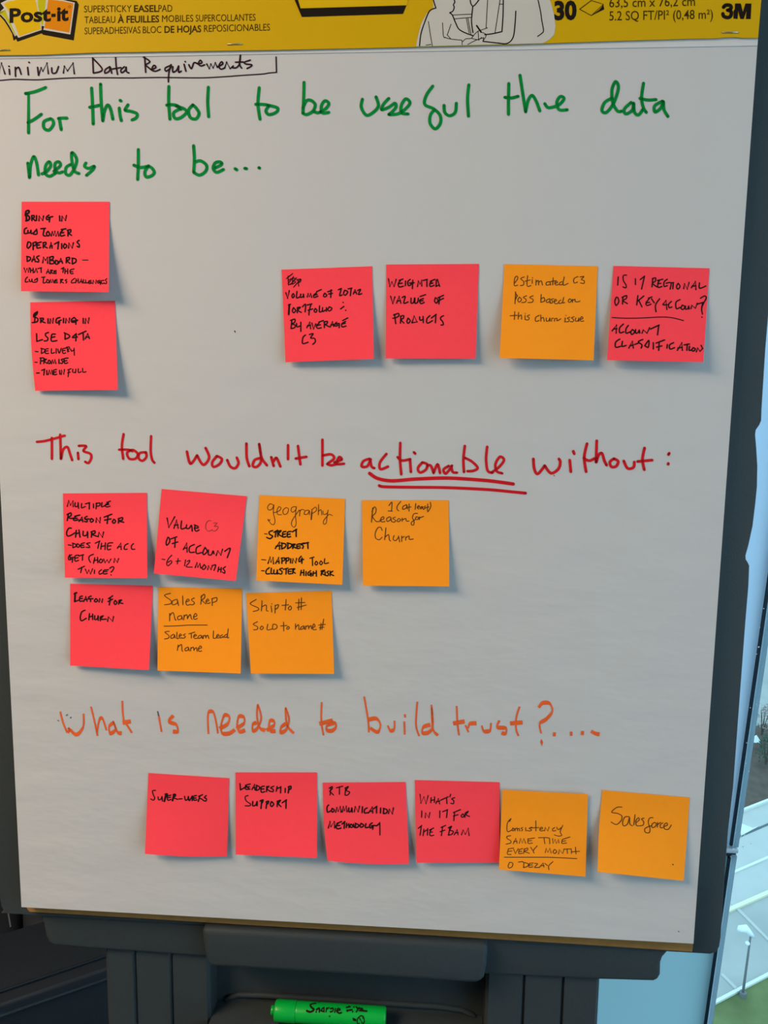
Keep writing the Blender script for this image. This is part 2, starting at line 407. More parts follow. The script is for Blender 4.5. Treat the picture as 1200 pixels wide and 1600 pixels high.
vs, fs = tube([s0 + Vector((0, 0, -0.13)), s0 + Vector((0, 0, -0.08)), s0, s0 + Vector((0, 0, 0.08)), s0 + Vector((0, 0, 0.13))], [0.03, 0.11, 0.14, 0.11, 0.03], 10); mk('sensor', vs, fs, M['lampwhite'], lamp, smooth=True)
# shrubs of the bed
def shrub(px, py, wpx, hpx, m, label, group, n=260, sz=0.16):
    b = hz(px, py, ZG); dist = (b - CAMW).length; k = dist / FPX
    root = thing('shrub', label, 'shrub', b, group)
    R = wpx * k / 2; Hh = hpx * k * 1.15
    vs, fs = [], []
    for i in range(n):
        a = random.uniform(0, 6.283); u = random.random() ** 0.5; t = random.random() ** 0.7
        e = R * u * (0.45 + 0.55 * math.sin(math.pi * min(1, 0.2 + 0.75 * t)))
        c = b + Vector((math.cos(a) * e, math.sin(a) * e, Hh * (0.12 + 0.88 * t)))
        s = sz * random.uniform(0.6, 1.4)
        p, q = (Vector((random.gauss(0, 1), random.gauss(0, 1), random.gauss(0, 1))).normalized() * s for _ in (0, 1))
        j = len(vs); vs += [c - p, c + q * 0.45, c + p, c - q * 0.45]; fs.append((j, j + 1, j + 2, j + 3))
    mk('foliage', vs, fs, m, root)
    vs, fs = [], []
    for i in range(6):
        a = 6.283 * i / 6
        v2, f2 = tube([b + Vector((0, 0, -0.05)), b + Vector((math.cos(a) * R * .3, math.sin(a) * R * .3, Hh * .5)), b + Vector((math.cos(a) * R * .6, math.sin(a) * R * .6, Hh * .85))], [0.05, 0.035, 0.015], 5)
        o_ = len(vs); vs += v2; fs += [tuple(o_ + q for q in f) for f in f2]
    mk('stem', vs, fs, M['mulch'], root)
G_ = 'shrubs in the bed outside'
shrub(1196, 1196, 28, 40, M['leafd'], 'dark green leafy shrub in the brown bed outside, nearest the window edge', G_)
shrub(1216, 1178, 26, 52, M['leafd'], 'dark green shrub outside, farther right behind the nearest shrub', G_)
shrub(1190, 1150, 20, 40, M['leafp'], 'bare pinkish shrub outside behind the dark green shrub', G_, 170, 0.14)
shrub(1206, 1140, 24, 46, M['leafp'], 'pale bare shrub at the back of the bed outside', G_, 170, 0.14)
# small white canopy beyond the bed
b = hz(1179, 1170, ZG); k = (b - CAMW).length / FPX
can = thing('canopy', 'small white pointed canopy standing in the bed outside the window', 'canopy', b)
r_ = 5.5 * k; zb = 0.9
vs, fs = [b + Vector((sx * r_, sy * r_, zb)) for sx, sy in ((-1, -1), (1, -1), (1, 1), (-1, 1))] + [b + Vector((0, 0, zb + 8.5 * k)), b + Vector((0, 0, zb - .02))], [(0, 1, 4), (1, 2, 4), (2, 3, 4), (3, 0, 4), (1, 0, 5), (2, 1, 5), (3, 2, 5), (0, 3, 5)]
mk('canopy_roof', vs, fs, M['lampwhite'], can)
vs, fs = tube([b, b + Vector((0, 0, zb + .2))], 0.06, 8); mk('canopy_post', vs, fs, M['lampgrey'], can)

# ---------------------------------------------------------------- ceiling luminaire that gives the warm light
cl = thing('ceiling_light', 'rectangular white ceiling light above the left of the chart', 'ceiling light', (-1.3, -0.8, 2.7))
bevel(box('housing', -1.90, -0.70, -1.13, -0.47, 2.62, 2.70, M['ceil'], cl), 0.006)
dm = bpy.data.materials.new('lit_diffuser'); dm.use_nodes = True
dp = dm.node_tree.nodes['Principled BSDF']; dp.inputs['Emission Color'].default_value = (1, 0.82, 0.6, 1); dp.inputs['Emission Strength'].default_value = 2.0
box('diffuser', -1.85, -0.75, -1.08, -0.52, 2.612, 2.62, dm, cl)

# ---------------------------------------------------------------- sofa seen past the lower left of the chart
ZS = 0.58
A0 = hz(0, 1549, ZS); A1 = hz(163, 1494, ZS); d = (A1 - A0); d.z = 0; d.normalize(); nrm = Vector((-d.y, d.x, 0))
sofa = thing('sofa', 'black vinyl sofa with piped armrest behind the lower left of the easel', 'sofa', (A0.x - 0.3, A0.y, 0))
B0 = hz(60, 1441, ZS); aw = (B0 - A0).dot(nrm)             # width of the arm's top
def sbox(name, a0, a1, n0, n1, z0, z1, m, par, bev=0.0):
    P = [A0 + d * a + nrm * n for a, n in ((a0, n0), (a1, n0), (a1, n1), (a0, n1))]
    vs = [Vector((p.x, p.y, z0)) for p in P] + [Vector((p.x, p.y, z1)) for p in P]
    o = mk(name, vs, [(3, 2, 1, 0), (4, 5, 6, 7), (0, 1, 5, 4), (1, 2, 6, 5), (2, 3, 7, 6), (3, 0, 4, 7)], m, par)
    return bevel(o, bev, 4) if bev else o
arm = sbox('armrest', -0.62, 0.24, -0.022, aw + 0.0, 0.10, ZS - 0.004, M['leather'], sofa, 0.005)
sbox('arm_top', -0.62, 0.24, 0.0, aw, ZS - 0.006, ZS, M['leather'], arm, 0.003)
for n_, r_, dz in ((0.0, 0.0016, 0.0), (-0.019, 0.0022, -0.012), (-0.022, 0.0034, -0.022)):
    vs, fs = tube([A0 + d * -0.61 + nrm * n_ + Vector((0, 0, dz)), A0 + d * 0.23 + nrm * n_ + Vector((0, 0, dz))], r_, 8)
    mk('piping', vs, fs, M['leather'], arm, smooth=True)
sbox('seat_cushion', -0.60, 0.02, aw + 0.02, aw + 0.62, 0.26, 0.42, M['leather'], sofa, 0.03)
sbox('seat_cushion', -0.60, 0.02, aw + 0.64, aw + 1.24, 0.26, 0.42, M['leather'], sofa, 0.03)
sbox('base', -0.60, 0.22, aw + 0.004, aw + 1.24, 0.08, 0.255, M['leather'], sofa, 0.01)
sbox('backrest', 0.03, 0.24, aw + 0.004, aw + 1.24, 0.26, 0.56, M['leather'], sofa, 0.03)
sbox('armrest', -0.62, 0.24, aw + 1.25, aw + 1.38, 0.10, ZS, M['leather'], sofa, 0.012)
for a_, n_ in ((-0.56, 0.03), (0.18, 0.03), (-0.56, aw + 1.3), (0.18, aw + 1.3)):
    sbox('leg', a_ - 0.025, a_ + 0.025, n_ - 0.025, n_ + 0.025, 0.0, 0.105, M['steel'], sofa)
q0 = hz(13, 1426, 0.445); q1 = hz(17, 1449, 0.435)
vs, fs = tube([q0, q0.lerp(q1, .5), q1], 0.0016, 8); mk('cushion_seam', vs, fs, M['seam'], sofa)

# ---------------------------------------------------------------- easel
ZB = -0.012                                              # face of the board
easel = thing('easel', 'slate grey plastic flip chart easel with notched board edge and ribbed legs', 'easel', (0, 0.2, 0))
edge = [(1235, -330), (1233, 0), (1214, 330), (1202, 480), (1196.5, 545), (1190.5, 640), (1190, 657), (1187, 664), (1181.5, 672), (1180.5, 679), (1182.3, 700), (1184, 728), (1183.4, 760), (1181, 785), (1176.5, 822),
        (1170, 852), (1165.5, 868), (1165.8, 874), (1169, 879), (1171.2, 884), (1170, 915), (1165, 975), (1146, 1230), (1138, 1300), (1130.5, 1400), (1126.5, 1465), (1124, 1480), (1119, 1488), (1110, 1491), (1084, 1489.5)]
right = [U(x, y, ZB) for x, y in edge]
cxm = 0.0
bl = [U(x, y, ZB) for x, y in ((700, 1467.5), (350, 1447.5), (0, 1427.3))]
xm = max(p.x for p in right)
left = [(-p.x - 0.0, p.y) for p in right[::-1]][2:]
poly = [(p.x, p.y) for p in right] + [(p.x, p.y) for p in bl] + [(x, y) for x, y in left if y > bl[-1].y + 0.002]
bd = bevel(prism_local('board', poly, ZB, -0.034, M['plastic'], easel), 0.004, 3)
# cross bar under the board
ZC = -0.016
cb = [(58, 1405), (62, 1432), (66, 1440), (69, 1455), (71, 1465), (76, 1474), (84, 1478.5), (140, 1483.5), (318, 1496), (500, 1507), (760, 1523.5), (935, 1532), (1022, 1534.5), (1029, 1532), (1032.6, 1524), (1033.2, 1505), (1036, 1497), (1044, 1488), (1046, 1460)]
bevel(prism_px('cross_bar', cb, ZC, -0.05, M['plastic'], easel), 0.0035, 3)
# centre block in front of it
ZK = -0.0005
pb = [(314, 1451), (316, 1470), (320, 1498), (323, 1508), (331, 1512.5), (540, 1525), (738, 1538.5), (750, 1537.5), (757, 1530), (760, 1515), (763, 1477)]
bevel(prism_px('centre_block', pb, ZK, -0.05, M['plastic'], easel), 0.006, 4)
# legs: ribbed profile swept down the easel
ZL = -0.022
def leg(xl, xr, grooves, py, ybot):
    X0 = U(xl, py, ZL).x; X1 = U(xr, py, ZL).x
    prof = [(X0, -0.062), (X0, ZL - 0.003), (X0 + 0.003, ZL)]
    for g in grooves:
        x = U(g, py, ZL).x; prof += [(x - 0.0028, ZL), (x - 0.0002, ZL - 0.0030), (x + 0.0010, ZL - 0.0036), (x + 0.0013, ZL)]
    prof += [(X1 - 0.003, ZL), (X1, ZL - 0.003), (X1, -0.062)]
    n = len(prof); yt = U(500, 1470, ZL).y
    vs = [b2w(x, yt, z) for x, z in prof] + [b2w(x, ybot, z) for x, z in prof]
    fs = [tuple(range(n)), tuple(range(2 * n - 1, n - 1, -1))] + [(i, n + i, n + (i + 1) % n, (i + 1) % n) for i in range(n)]
    return mk('leg', vs, fs, M['plastic'], easel)
YF = -1.0 / math.cos(LEAN) + 0.012
leg(165.5, 327.5, (212.5, 269), 1540, YF); leg(758.5, 936, (818.2, 879.3), 1560, YF)
# recessed back panel and the tray with its raised rear rim
x0 = U(327.5, 1540, ZL).x; x1 = U(758.5, 1560, ZL).x
ym = U(500, 1583, -0.026); TR = 0.0100                     # marker axis height
yfl = ym.y - TR - 0.0005
ZBK = -0.048
box_l = lambda nm, xa, xb, ya, yb, za, zb_: prism_local(nm, [(xa, ya), (xb, ya), (xb, yb), (xa, yb)], za, zb_, M['plastic'], easel)
box_l('back_panel', x0, x1, yfl - 0.10, U(500, 1470, ZL).y, ZBK, -0.062)
tr = box_l('tray', x0 + 0.0005, x1 - 0.0005, yfl - 0.012, yfl, 0.030, ZBK)
vs, fs = [], []
rim = [(x0 + 0.006, yfl - 0.006), (x0 + 0.010, yfl + 0.003), (x0 + 0.022, yfl + 0.0075), (x0 + 0.045, yfl + 0.0085), (x1 - 0.045, yfl + 0.0085), (x1 - 0.022, yfl + 0.0065), (x1 - 0.010, yfl + 0.0015), (x1 - 0.005, yfl - 0.006)]
vs, fs = tube([b2w(x, y, ZBK + 0.001) for x, y in rim], 0.0028, 10); mk('tray_rim', vs, fs, M['plastic'], easel, smooth=True)
bevel(box_l('tray_lip', x0 + 0.0005, x1 - 0.0005, yfl - 0.016, yfl + 0.004, 0.036, 0.030), 0.002)
# rear prop leg and feet so that the easel stands
pr0 = b2w(0, 0.5, -0.036); pr1 = Vector((0, 0.62, 0.0))
vs, fs = tube([pr0, Vector((0, 0.40, 0.75)), Vector((0, 0.47, 0.02))], 0.016, 10); mk('rear_prop', vs, fs, M['plastic'], easel, smooth=True)

# ---------------------------------------------------------------- marker in the tray
def marker():
    a = U(430, 1580.5, -0.026); b_ = U(603, 1589, -0.026)
    y = yfl + TR + 0.0004
    P0 = b2w(a.x, y, -0.026); P1 = b2w(b_.x, y, -0.026); ax = (P1 - P0); L = ax.length; ax.normalize()
    root = thing('marker_pen', 'thick green capped marker lying in the easel tray', 'marker', P0.lerp(P1, 0.5) - BY * TR)
    rot = ax.to_track_quat('X', 'Z').to_matrix()
    def lathe(name, prof, m):
        p = [P0 + ax * (t * L) for t, _ in prof]
        vs, fs = [], []; S = 28
        for (t, r), c in zip(prof, p):
            for k in range(S):
                an = 2 * math.pi * k / S; vs.append(c + (BY * math.cos(an) + BZ * math.sin(an)) * r)
        for i in range(len(prof) - 1):
            for k in range(S): fs.append((i * S + k, (i + 1) * S + k, (i + 1) * S + (k + 1) % S, i * S + (k + 1) % S))
        fs += [tuple(range(S)), tuple(range(len(prof) * S - 1, (len(prof) - 1) * S - 1, -1))]
        o = mk(name, vs, [f[::-1] for f in fs], m, root)
        for q in o.data.polygons: q.use_smooth = len(q.vertices) == 4
        return o
    r = TR
    lathe('cap', [(0.0, r * .88), (0.008, r * .96), (0.03, r * 1.0), (0.188, r * 1.0), (0.192, r * .97)], M['marker'])
    lathe('cap_stud', [(-0.036, r * .38), (-0.030, r * .44), (0.002, r * .44)], M['marker'])
    lathe('barrel', [(0.190, r * .93), (0.200, r * .96), (0.21, r * .97), (0.985, r * .97), (0.996, r * .93), (1.0, r * .85)], M['marker'])
    # lettering wrapped on the barrel: u along, v around
    def surf(u, v):
        an = v; return P0 + ax * (u * L) + (BY * math.cos(an) + BZ * math.sin(an)) * (r * .97 + 0.00015)
    # photo frame (380,1520) scale 4.444 -> along 430..603, angle from the height on the barrel
    def s2(px, py):
        u = (px - 430) / 173.0; h = (py - (1564.5 + u * 8.5)) / 33.0      # 0 top .. 1 bottom as seen
        return surf(u, -0.22 + h * 2.6)
    k = Ink(s2)
    k.text(380, 1520, 4.444, 10, '''
    *11 505 218 470 228 480 245 500 258 475 268 450 262 / 524 206 516 268 / 517 257 534 250 538 268 / *9 560 248 548 262 565 265 / 566 246 570 268 / 585 248 583 268 / 584 255 600 247
    612 252 610 290 / 612 252 630 250 628 265 612 268 / 645 252 643 270 / 660 262 680 258 665 250 655 265 675 275 690 272
    *10 720 245 745 240 / 725 262 760 258 / 735 235 730 265 / 770 240 765 268 / 785 240 800 255 790 268 / 805 245 840 262 / 810 262 862 265 / 800 250 830 250''')
    k.text(380, 1520, 4.444, 7, '820 288 800 305 805 332 830 338 848 318 840 292 820 288 / 815 300 835 325 / 838 298 812 328 / 770 300 790 306 / 772 308 790 312')
    k.build('lettering', M['print'], root)
marker()

# ---------------------------------------------------------------- easel pad
pad = thing('easel_pad', 'large white self stick paper pad with yellow printed cover strip, hung on the easel', 'paper pad', b2w(0, 0.77, -0.006))
TLc, TRc, BRc, BLc = (-35, 87.6), (1184, 60), (1083.5, 1474.5), (33.5, 1417.3)
def quadmesh(name, cor, nu, nv, zf, zb, m, parent, wave=0.0):
    """closed thin sheet from photo corners TL TR BR BL"""
    vs, fs = [], []
    H4 = [U(x, y, zf) for x, y in cor]
    for s, z0 in ((0, zf), (1, zb)):
        for j in range(nv + 1):
            for i in range(nu + 1):
                u, v = i / nu, j / nv
                p = (H4[0] * (1 - u) + H4[1] * u) * (1 - v) + (H4[3] * (1 - u) + H4[2] * u) * v
                c = RC @ Vector((p.x, p.y, zf)) + TC; px, py = 600 + FPX * c.x / c.z, 800 + FPX * c.y / c.z
                q = U(px, py, zf + sag(py)); vs.append(b2w(q.x, q.y, q.z + z0 - zf))
    N = (nu + 1) * (nv + 1); w = nu + 1
    for j in range(nv):
        for i in range(nu):
            a = j * w + i; fs.append((a, a + w, a + w + 1, a + 1)); fs.append((N + a, N + a + 1, N + a + w + 1, N + a + w))
    ring = [(0, i) for i in range(nu)] + [(j, nu) for j in range(nv)] + [(nv, i) for i in range(nu, 0, -1)] + [(j, 0) for j in range(nv, 0, -1)]
    for k in range(len(ring)):
        a = ring[k][0] * w + ring[k][1]; q = ring[(k + 1) % len(ring)]; c = q[0] * w + q[1]
        e = len(vs); vs += [vs[a], vs[c], vs[N + c], vs[N + a]]; fs.append((e, e + 1, e + 2, e + 3))
    return mk(name, vs, fs, m, parent)
up = lambda c, d_: (c[0], c[1] + d_)
sheet = quadmesh('paper_sheet', [(-41, -60), (1195, -90), BRc, BLc], 30, 60, 0.0, -0.0004, M['paper'], pad)
for p_ in sheet.data.polygons: p_.use_smooth = True
prism_px('page_stack', [(-40, -55), (1193, -85), (1082, 1472), (36, 1415)], -0.0008, -0.0072, M['strip'], pad)
prism_px('backing_card', [(-40, -55), (1193, -85), (1082.5, 1481), (1081.5, 1487.2), (900, 1475), (600, 1457), (400, 1446), (200, 1433.5), (46, 1424.5), (42, 1419.5)], -0.0076, -0.0116, M['card'], pad)
prism_px('binding_strip', [(-39, -55), (1194, -85), (1183.6, 71.3), (900, 76), (450, 83.6), (220, 88), (-34, 92)], 0.0006, -0.0002, M['strip'], pad)
# yellow cover strip
ZY = 0.0022
yb = [(-36, 86.6), (0, 86.2), (60, 85.6), (150, 82), (330, 79.3), (420, 78), (600, 74.3), (800, 69.3), (960, 63.8), (1060, 60.8), (1118, 59.6), (1132, 58.4), (1150, 57.8), (1158, 59.0), (1184.5, 59.0)]
cov = prism_px('cover_strip', [(-43, -60), (1196, -90), (1189.5, 0)] + yb[::-1], ZY, 0.0012, M['yellow'], pad)
zp = ZY + 0.00012
ink = Ink(flat(zp))
# three-language line block
Z = lambda x: x / 2.6667
for s, a, b_, y0, y1, bo in (('SUPERSTICKY', 350, 548, 51.5, 49.5, 0.0), ('EASEL', 558, 660, 49.5, 49, .022), ('PAD', 660, 718, 49, 48.5, 0.0),
                          ('TABLEAU', 352, 480, 97, 95, 0.0), ('À FEUILLES', 490, 663, 95, 92, .022), ('MOBILES', 675, 805, 92, 90, 0.0), ('SUPERCOLLANTES', 815, 1065, 90, 86, 0.0),
                          ('SUPERADHESIVAS', 352, 585, 143, 138.5, 0.0), ('BLOC', 595, 672, 138.5, 137, 0.0), ('DE HOJAS', 685, 838, 136.5, 133.5, .022), ('REPOSICIONABLES', 850, 1125, 133, 127, 0.0)):
    typeset(ink, s, Z(a), Z(y0), Z(b_), Z(y1), 10.6, bo)
typeset(ink, '63,5 cm x 76,2 cm', 952, 11.5, 1086, 9.0, 14.3, 0.004)
typeset(ink, '5.2 SQ FT/PI² (0,48 m²)', 952, 32.0, 1114, 29.2, 14.3, 0.004)
ink.build('small_print', M['printbrown'], cov, gap=0.006)
ink = Ink(flat(zp + 0.00003))
typeset(ink, '30', 866, 30.0, 901, 29.4, 28.6, .045)
ink.text(800, 0, 3, 4, '!317 43 372 2 428 20 372 73 317 43'); ink.poly([(940, 11), (942.5, 6.5), (944.2, 14.5), (924, 24.5), (936, 15.5)])
# maker's mark at the right end
ink.text(1120, 0, 13.333, 76, '140 150 175 112 225 104 285 115 298 165 262 205 225 212 / 240 215 290 230 302 300 262 358 200 362 140 335 128 285')
ink.poly([(1120 + x / 13.333, y / 13.333) for x, y in ((345, 385), (350, 300), (345, 230), (375, 190), (380, 72), (500, 72), (543, 248), (598, 72), (722, 72), (706, 396), (606, 396), (618, 225), (562, 396), (490, 396), (445, 230), (432, 396))])
# note-shaped logo, black parts
P9 = lambda c: [(c[i] / 9.2308, c[i + 1] / 9.2308) for i in range(0, len(c), 2)]
ink.poly(P9([-60, 200, 0, 235, 60, 300, 125, 400, 175, 490, 195, 585, 230, 560, 250, 600, 600, 480, 620, 500, 1062, 582, 1135, 65, 1105, 12, 880, -20, 500, -60, -60, -60]))
ink.poly([(457, -8), (471.5, 26.6), (629.7, 21.6), (641.5, -8)])
ink.build('bold_print', M['print'], cov, gap=0.006)
ink = Ink(flat(zp + 0.00006))
ink.poly(P9([-60, 175, 5, 205, 75, 280, 140, 380, 215, 525, 240, 505, 265, 545, 600, 432, 598, 370, 640, 380, 625, 430, 1015, 497, 1078, 38, 880, -8, 700, -30, 500, -60, 140, -20, 10, 45, 60, 115, -10, 180]))
ink.poly([(650 + x, y) for x, y in ((0, 72.6), (2.5, 58), (8, 37), (16.5, 21), (27, 13), (26, -10), (205, -10), (211, 5), (215.5, 22), (218, 40), (216, 54), (208, 62), (200, 66.5), (197, 67.6))])
ink.build('white_print', M['pwhite'], cov, gap=0.006)
ink = Ink(flat(zp + 0.00009))
ink.poly(P9([-60, 195, 0, 218, 75, 142, 105, 225, 230, 505, 215, 510, 150, 385, 78, 270, 10, 195]))
ink.poly(P9([545, -30, 665, -30, 640, 200, 620, 365, 598, 360, 570, 180, 545, 90]))
ink.build('lime_print', M['pgreen'], cov)
ink = Ink(flat(zp + 0.00009))
ink.poly(P9([55, 55, 130, 20, 500, -60, 575, 300, 588, 418, 278, 525, 205, 340, 130, 170]))
ink.poly([(463.5, -8), (469.8, 13.0), (635.6, 8.2), (640.0, -8)])
ink.build('yellow_print', M['pyellow'], cov, gap=0.006)
ink = Ink(flat(zp + 0.00009)); ink.poly(P9([695, -10, 880, 12, 1058, 48, 1000, 470, 640, 405]))
ink.build('orange_print', M['porange'], cov)
ink = Ink(flat(zp + 0.00013))
L9 = 9.2308
typeset(ink, 'Post', 137 / L9, 323 / L9, 735 / L9, 300 / L9, 22.0, .034); typeset(ink, 'it', 822 / L9, 296 / L9, 988 / L9, 290 / L9, 22.0, .04)
ink.poly(P9([740, 198, 803, 196, 803, 244, 740, 247]))
ink.text(0, 0, 9.2308, 5, '1005 78 985 95 1005 115 1022 97 1005 78')
# line drawing of two people over a sheet
ink.text(630, 0, 4.6154, 9, '''213 -20 225 25 236 58 / 236 58 190 80 155 160 128 245 118 330
362 -20 372 14 362 34 368 52 358 80 335 92 / 338 94 355 110 378 165 402 210 450 238 505 258
480 -20 490 30 510 42 552 -8 / 502 45 493 150 503 235 / 722 -20 720 110 712 228 / 712 228 645 243 588 250 / 575 298 680 310 750 313 792 270 806 180 812 80
*12 530 185 562 232 / *8 968 -20 990 80 1000 150 1012 220 1000 240 970 262''')
ink.text(630, 0, 4.6154, 5.5, '''610 -20 602 120 598 205 / 700 -20 694 30 662 238 / 694 30 722 30 / 360 108 495 102 / 370 136 492 125 / 455 130 476 240 / 466 130 488 245
182 155 196 250 210 330 / 284 165 290 260 300 272 / 345 175 318 252 / 300 268 335 280 422 290 / 424 290 425 323 / 316 250 345 282
430 300 452 280 490 276 512 250 540 225 570 214 608 200 / 490 276 540 286 565 270 / 540 225 545 292 / 560 230 598 250 580 290 / 580 270 575 300 / 165 326 200 320 / 465 321 525 290 580 272''')
ink.build('logo_and_drawing', M['print'], cov, gap=0.006)
# staples
for x0_, y0_, x1_, y1_ in ((355, 69.2, 378, 68.4), (1128, 50.6, 1153, 50.3), (-8, 78.6, 15, 77.8)):
    vs, fs = tube([UW(x0_, y0_, ZY - .0006), UW(x0_ + .4, y0_, ZY + .0004), UW(x1_ - .4, y1_, ZY + .0004), UW(x1_, y1_, ZY - .0006)], 0.00055, 8)
    mk('staple', vs, fs, M['steel'], cov, smooth=True)

# handwriting on the sheet
ZI = 0.00025
ink = Ink(flat(ZI))
ink.text(20, 120, 4, 20, '''!80 103 98 108 98 350 / 80 105 140 92 205 67 / 95 285 130 268 178 234 / 235 262 195 280 195 320 225 333 252 300 250 272 235 262 / 290 260 296 295 302 330 / 285 260 310 258 338 258
492 70 498 180 502 295 / 480 190 510 185 540 178 / 548 45 552 160 562 275 / 562 275 572 215 592 176 610 200 625 265 / 665 195 670 240 678 274 / 670 147 676 151 / 720 175 702 208 735 215 775 230 772 255 745 270''')
ink.text(250, 110, 4, 20, '''55 100 54 200 62 305 / 42 217 80 214 110 222 130 243 / 125 240 85 265 95 300 130 295 165 262 150 240 100 222 / 205 215 178 250 190 295 225 302 244 270 228 238 205 215
302 105 298 200 304 290 / 620 108 612 210 625 305 / 598 212 640 212 672 216 / 680 218 735 235 725 262 680 276 662 252 680 222
900 75 898 170 893 268 / 893 235 915 190 945 188 970 215 955 255 915 276 893 266 / 960 255 985 265 1010 256 / 1000 262 1040 235 1055 205 1030 190 1008 225 1015 265 1055 262''')
ink.text(540, 110, 4, 20, '''105 180 98 230 130 280 175 260 205 220 190 165 / 270 175 238 210 225 245 270 230 308 205 315 228 290 260 270 275 / 275 276 330 270 380 235 402 200 375 178 348 220 350 265 390 272
545 98 505 155 495 212 550 240 590 280 592 330 560 365 528 330 530 280 555 245 / 615 218 620 262 650 283 685 262 692 205 / 770 90 762 180 768 286''')
ink.text(770, 100, 4, 20, '''100 122 98 220 98 315 / 75 208 115 212 158 202 / 170 70 185 170 205 298 / 205 298 220 230 245 196 270 230 294 293 / 325 248 345 272 380 268 420 250 445 215 422 203 400 240 415 285 465 286
745 213 700 240 682 290 710 302 755 245 785 150 768 110 745 160 750 240 780 294 806 294 / 865 240 822 282 832 312 872 288 880 245 885 300 910 318 938 285 / 942 120 930 210 942 275 960 302 / 920 215 970 225 1020 222
1060 232 1012 262 1015 300 1050 275 1066 235 1070 285 1095 328''')
ink.text(20, 210, 6, 29, '''140 268 148 340 155 405 / 158 400 165 290 195 208 222 265 240 380 / 272 370 320 345 355 292 340 256 308 292 305 365 345 392 400 362 / 385 345 445 292 430 256 395 275 400 335 430 360 468 350
540 282 500 310 495 365 530 382 568 335 598 255 585 200 552 172 555 260 580 345 620 366 / 685 268 672 298 710 318 762 298 750 330 690 383''')
ink.text(200, 210, 5, 25, '''80 118 80 230 75 352 / 45 240 95 258 150 250 / 160 245 132 290 142 332 185 322 205 295 185 262 160 248 / 512 88 518 190 513 295 / 520 218 565 206 612 240 608 285 560 318 515 298
680 262 730 235 722 215 682 222 665 265 692 296 745 274 / 836 267 850 277 / 912 265 926 268 / 1022 260 1028 263''')
ink.build('handwritten_word', M['green'], sheet, gap=0.0085)
ink = Ink(flat(ZI))
ink.text(0, 70, 5.4545, 14, '''!-40 250 -25 165 -8 235 12 155 42 248 / 78 208 82 252 / 75 182 79 185 / 130 192 132 268 / 130 215 158 192 180 250 / 235 192 242 256 / 246 148 250 152 / 320 192 328 260 / !330 255 350 195 365 225 400 155 412 246
440 196 446 240 478 236 498 185 / !540 240 548 182 575 222 622 155 633 246 / 790 115 795 238 / 787 110 865 195 858 226 797 241 / 935 186 897 212 895 242 930 225 940 192 952 242 / 985 104 990 180 1002 252 / 958 206 1030 194 / 1060 187 1030 215 1038 238 1068 216 1075 190 1078 228 1098 239''')
ink.text(210, 70, 5, 13, '''80 95 88 215 / 70 96 120 130 86 156 / 86 158 132 196 / 135 195 168 176 152 160 135 195 165 206 200 192 / 280 162 240 182 248 206 285 176 285 155 / 287 155 270 215 265 290 / 300 170 300 212 328 200 345 165 / 345 165 346 214 366 205 / 388 152 402 206 / 396 130 398 133
425 155 445 186 465 140 490 146 / 495 150 527 140 515 120 500 145 518 165 548 156 / !565 150 585 186 597 150 615 180 632 140 648 176 / 650 172 690 150 680 132 660 165 675 190 706 180 / !705 182 720 135 748 186 772 165 / 760 176 792 180 820 150 828 80 / 828 80 822 150 838 182 / 790 136 850 134 / 905 120 860 136 870 150 915 155 912 168 880 185
*11 !1107 95 1110 214''')
ink.text(0, 70, 5.4545, 10.5, '-160 308 0 303 120 294 300 298 420 292 560 284 720 280 1000 281 1145 282')
ink.text(210, 70, 5, 9.5, '0 258 200 255 400 257 550 257 700 249 850 238 1000 228 1050 220 1112 215')
ink.text(0, 0, 1, 1.6, '366.5 517 367.5 519 / *1.2 1060 1455 1061 1456')
ink.build('handwritten_word', M['maroon'], sheet, gap=0.0085)
ink = Ink(flat(ZI))
ink.text(40, 665, 5, 20, '''88 127 150 120 230 100 305 78 / 205 96 205 260 / 270 70 275 260 / 277 258 292 190 325 166 345 215 363 270 / 408 212 412 262 / 415 158 472 160 452 198 505 220 512 255 490 292 465 282
765 66 752 160 762 260 / 730 188 800 188 835 200 / 820 192 792 215 810 258 858 258 876 222 845 192 820 192 / 940 208 892 215 883 255 912 275 943 245 940 208 / 980 82 977 200 988 265 1006 290''')
ink.text(280, 665, 4, 17, '''48 162 70 238 112 186 / 112 188 150 245 187 200 165 140 / 235 190 206 230 215 258 252 240 266 208 235 190 / 300 215 320 256 350 266 370 235 360 200 / 420 112 422 200 438 254 / 510 202 472 215 460 252 488 256 512 215 500 115 / 500 118 515 200 548 248
575 197 590 252 / 588 226 608 202 632 256 / 680 122 680 210 / 742 127 757 242 / 728 206 795 195 / 895 88 895 250 / 900 186 950 180 968 205 930 236 / 925 240 950 248 985 240 / 970 230 1015 212 1000 196 985 238 1030 238''')
ink.text(550, 680, 4, 17, '''110 147 72 162 60 195 95 194 117 150 / 113 150 122 195 140 206 / 215 117 175 170 178 212 225 196 / 302 48 300 150 308 245 / 285 137 310 158 364 150 / 362 150 368 230 / 387 107 395 115
440 170 412 205 425 233 462 215 470 182 440 170 / 470 190 492 190 510 236 / 510 236 535 182 550 236 / 605 192 572 215 585 240 615 208 625 190 / 620 195 630 230 656 234 / 705 67 696 150 700 230 / 706 142 750 165 785 203 760 222 722 225 / 845 72 838 150 848 222 878 234 / 870 235 920 198 950 155 925 135 897 180 905 225 938 238
*22 110 238 160 270 250 285 400 274 600 268 800 280 900 290 1008 305 / *19 170 315 200 322 350 325 600 328 850 340 1000 354 1085 362''')
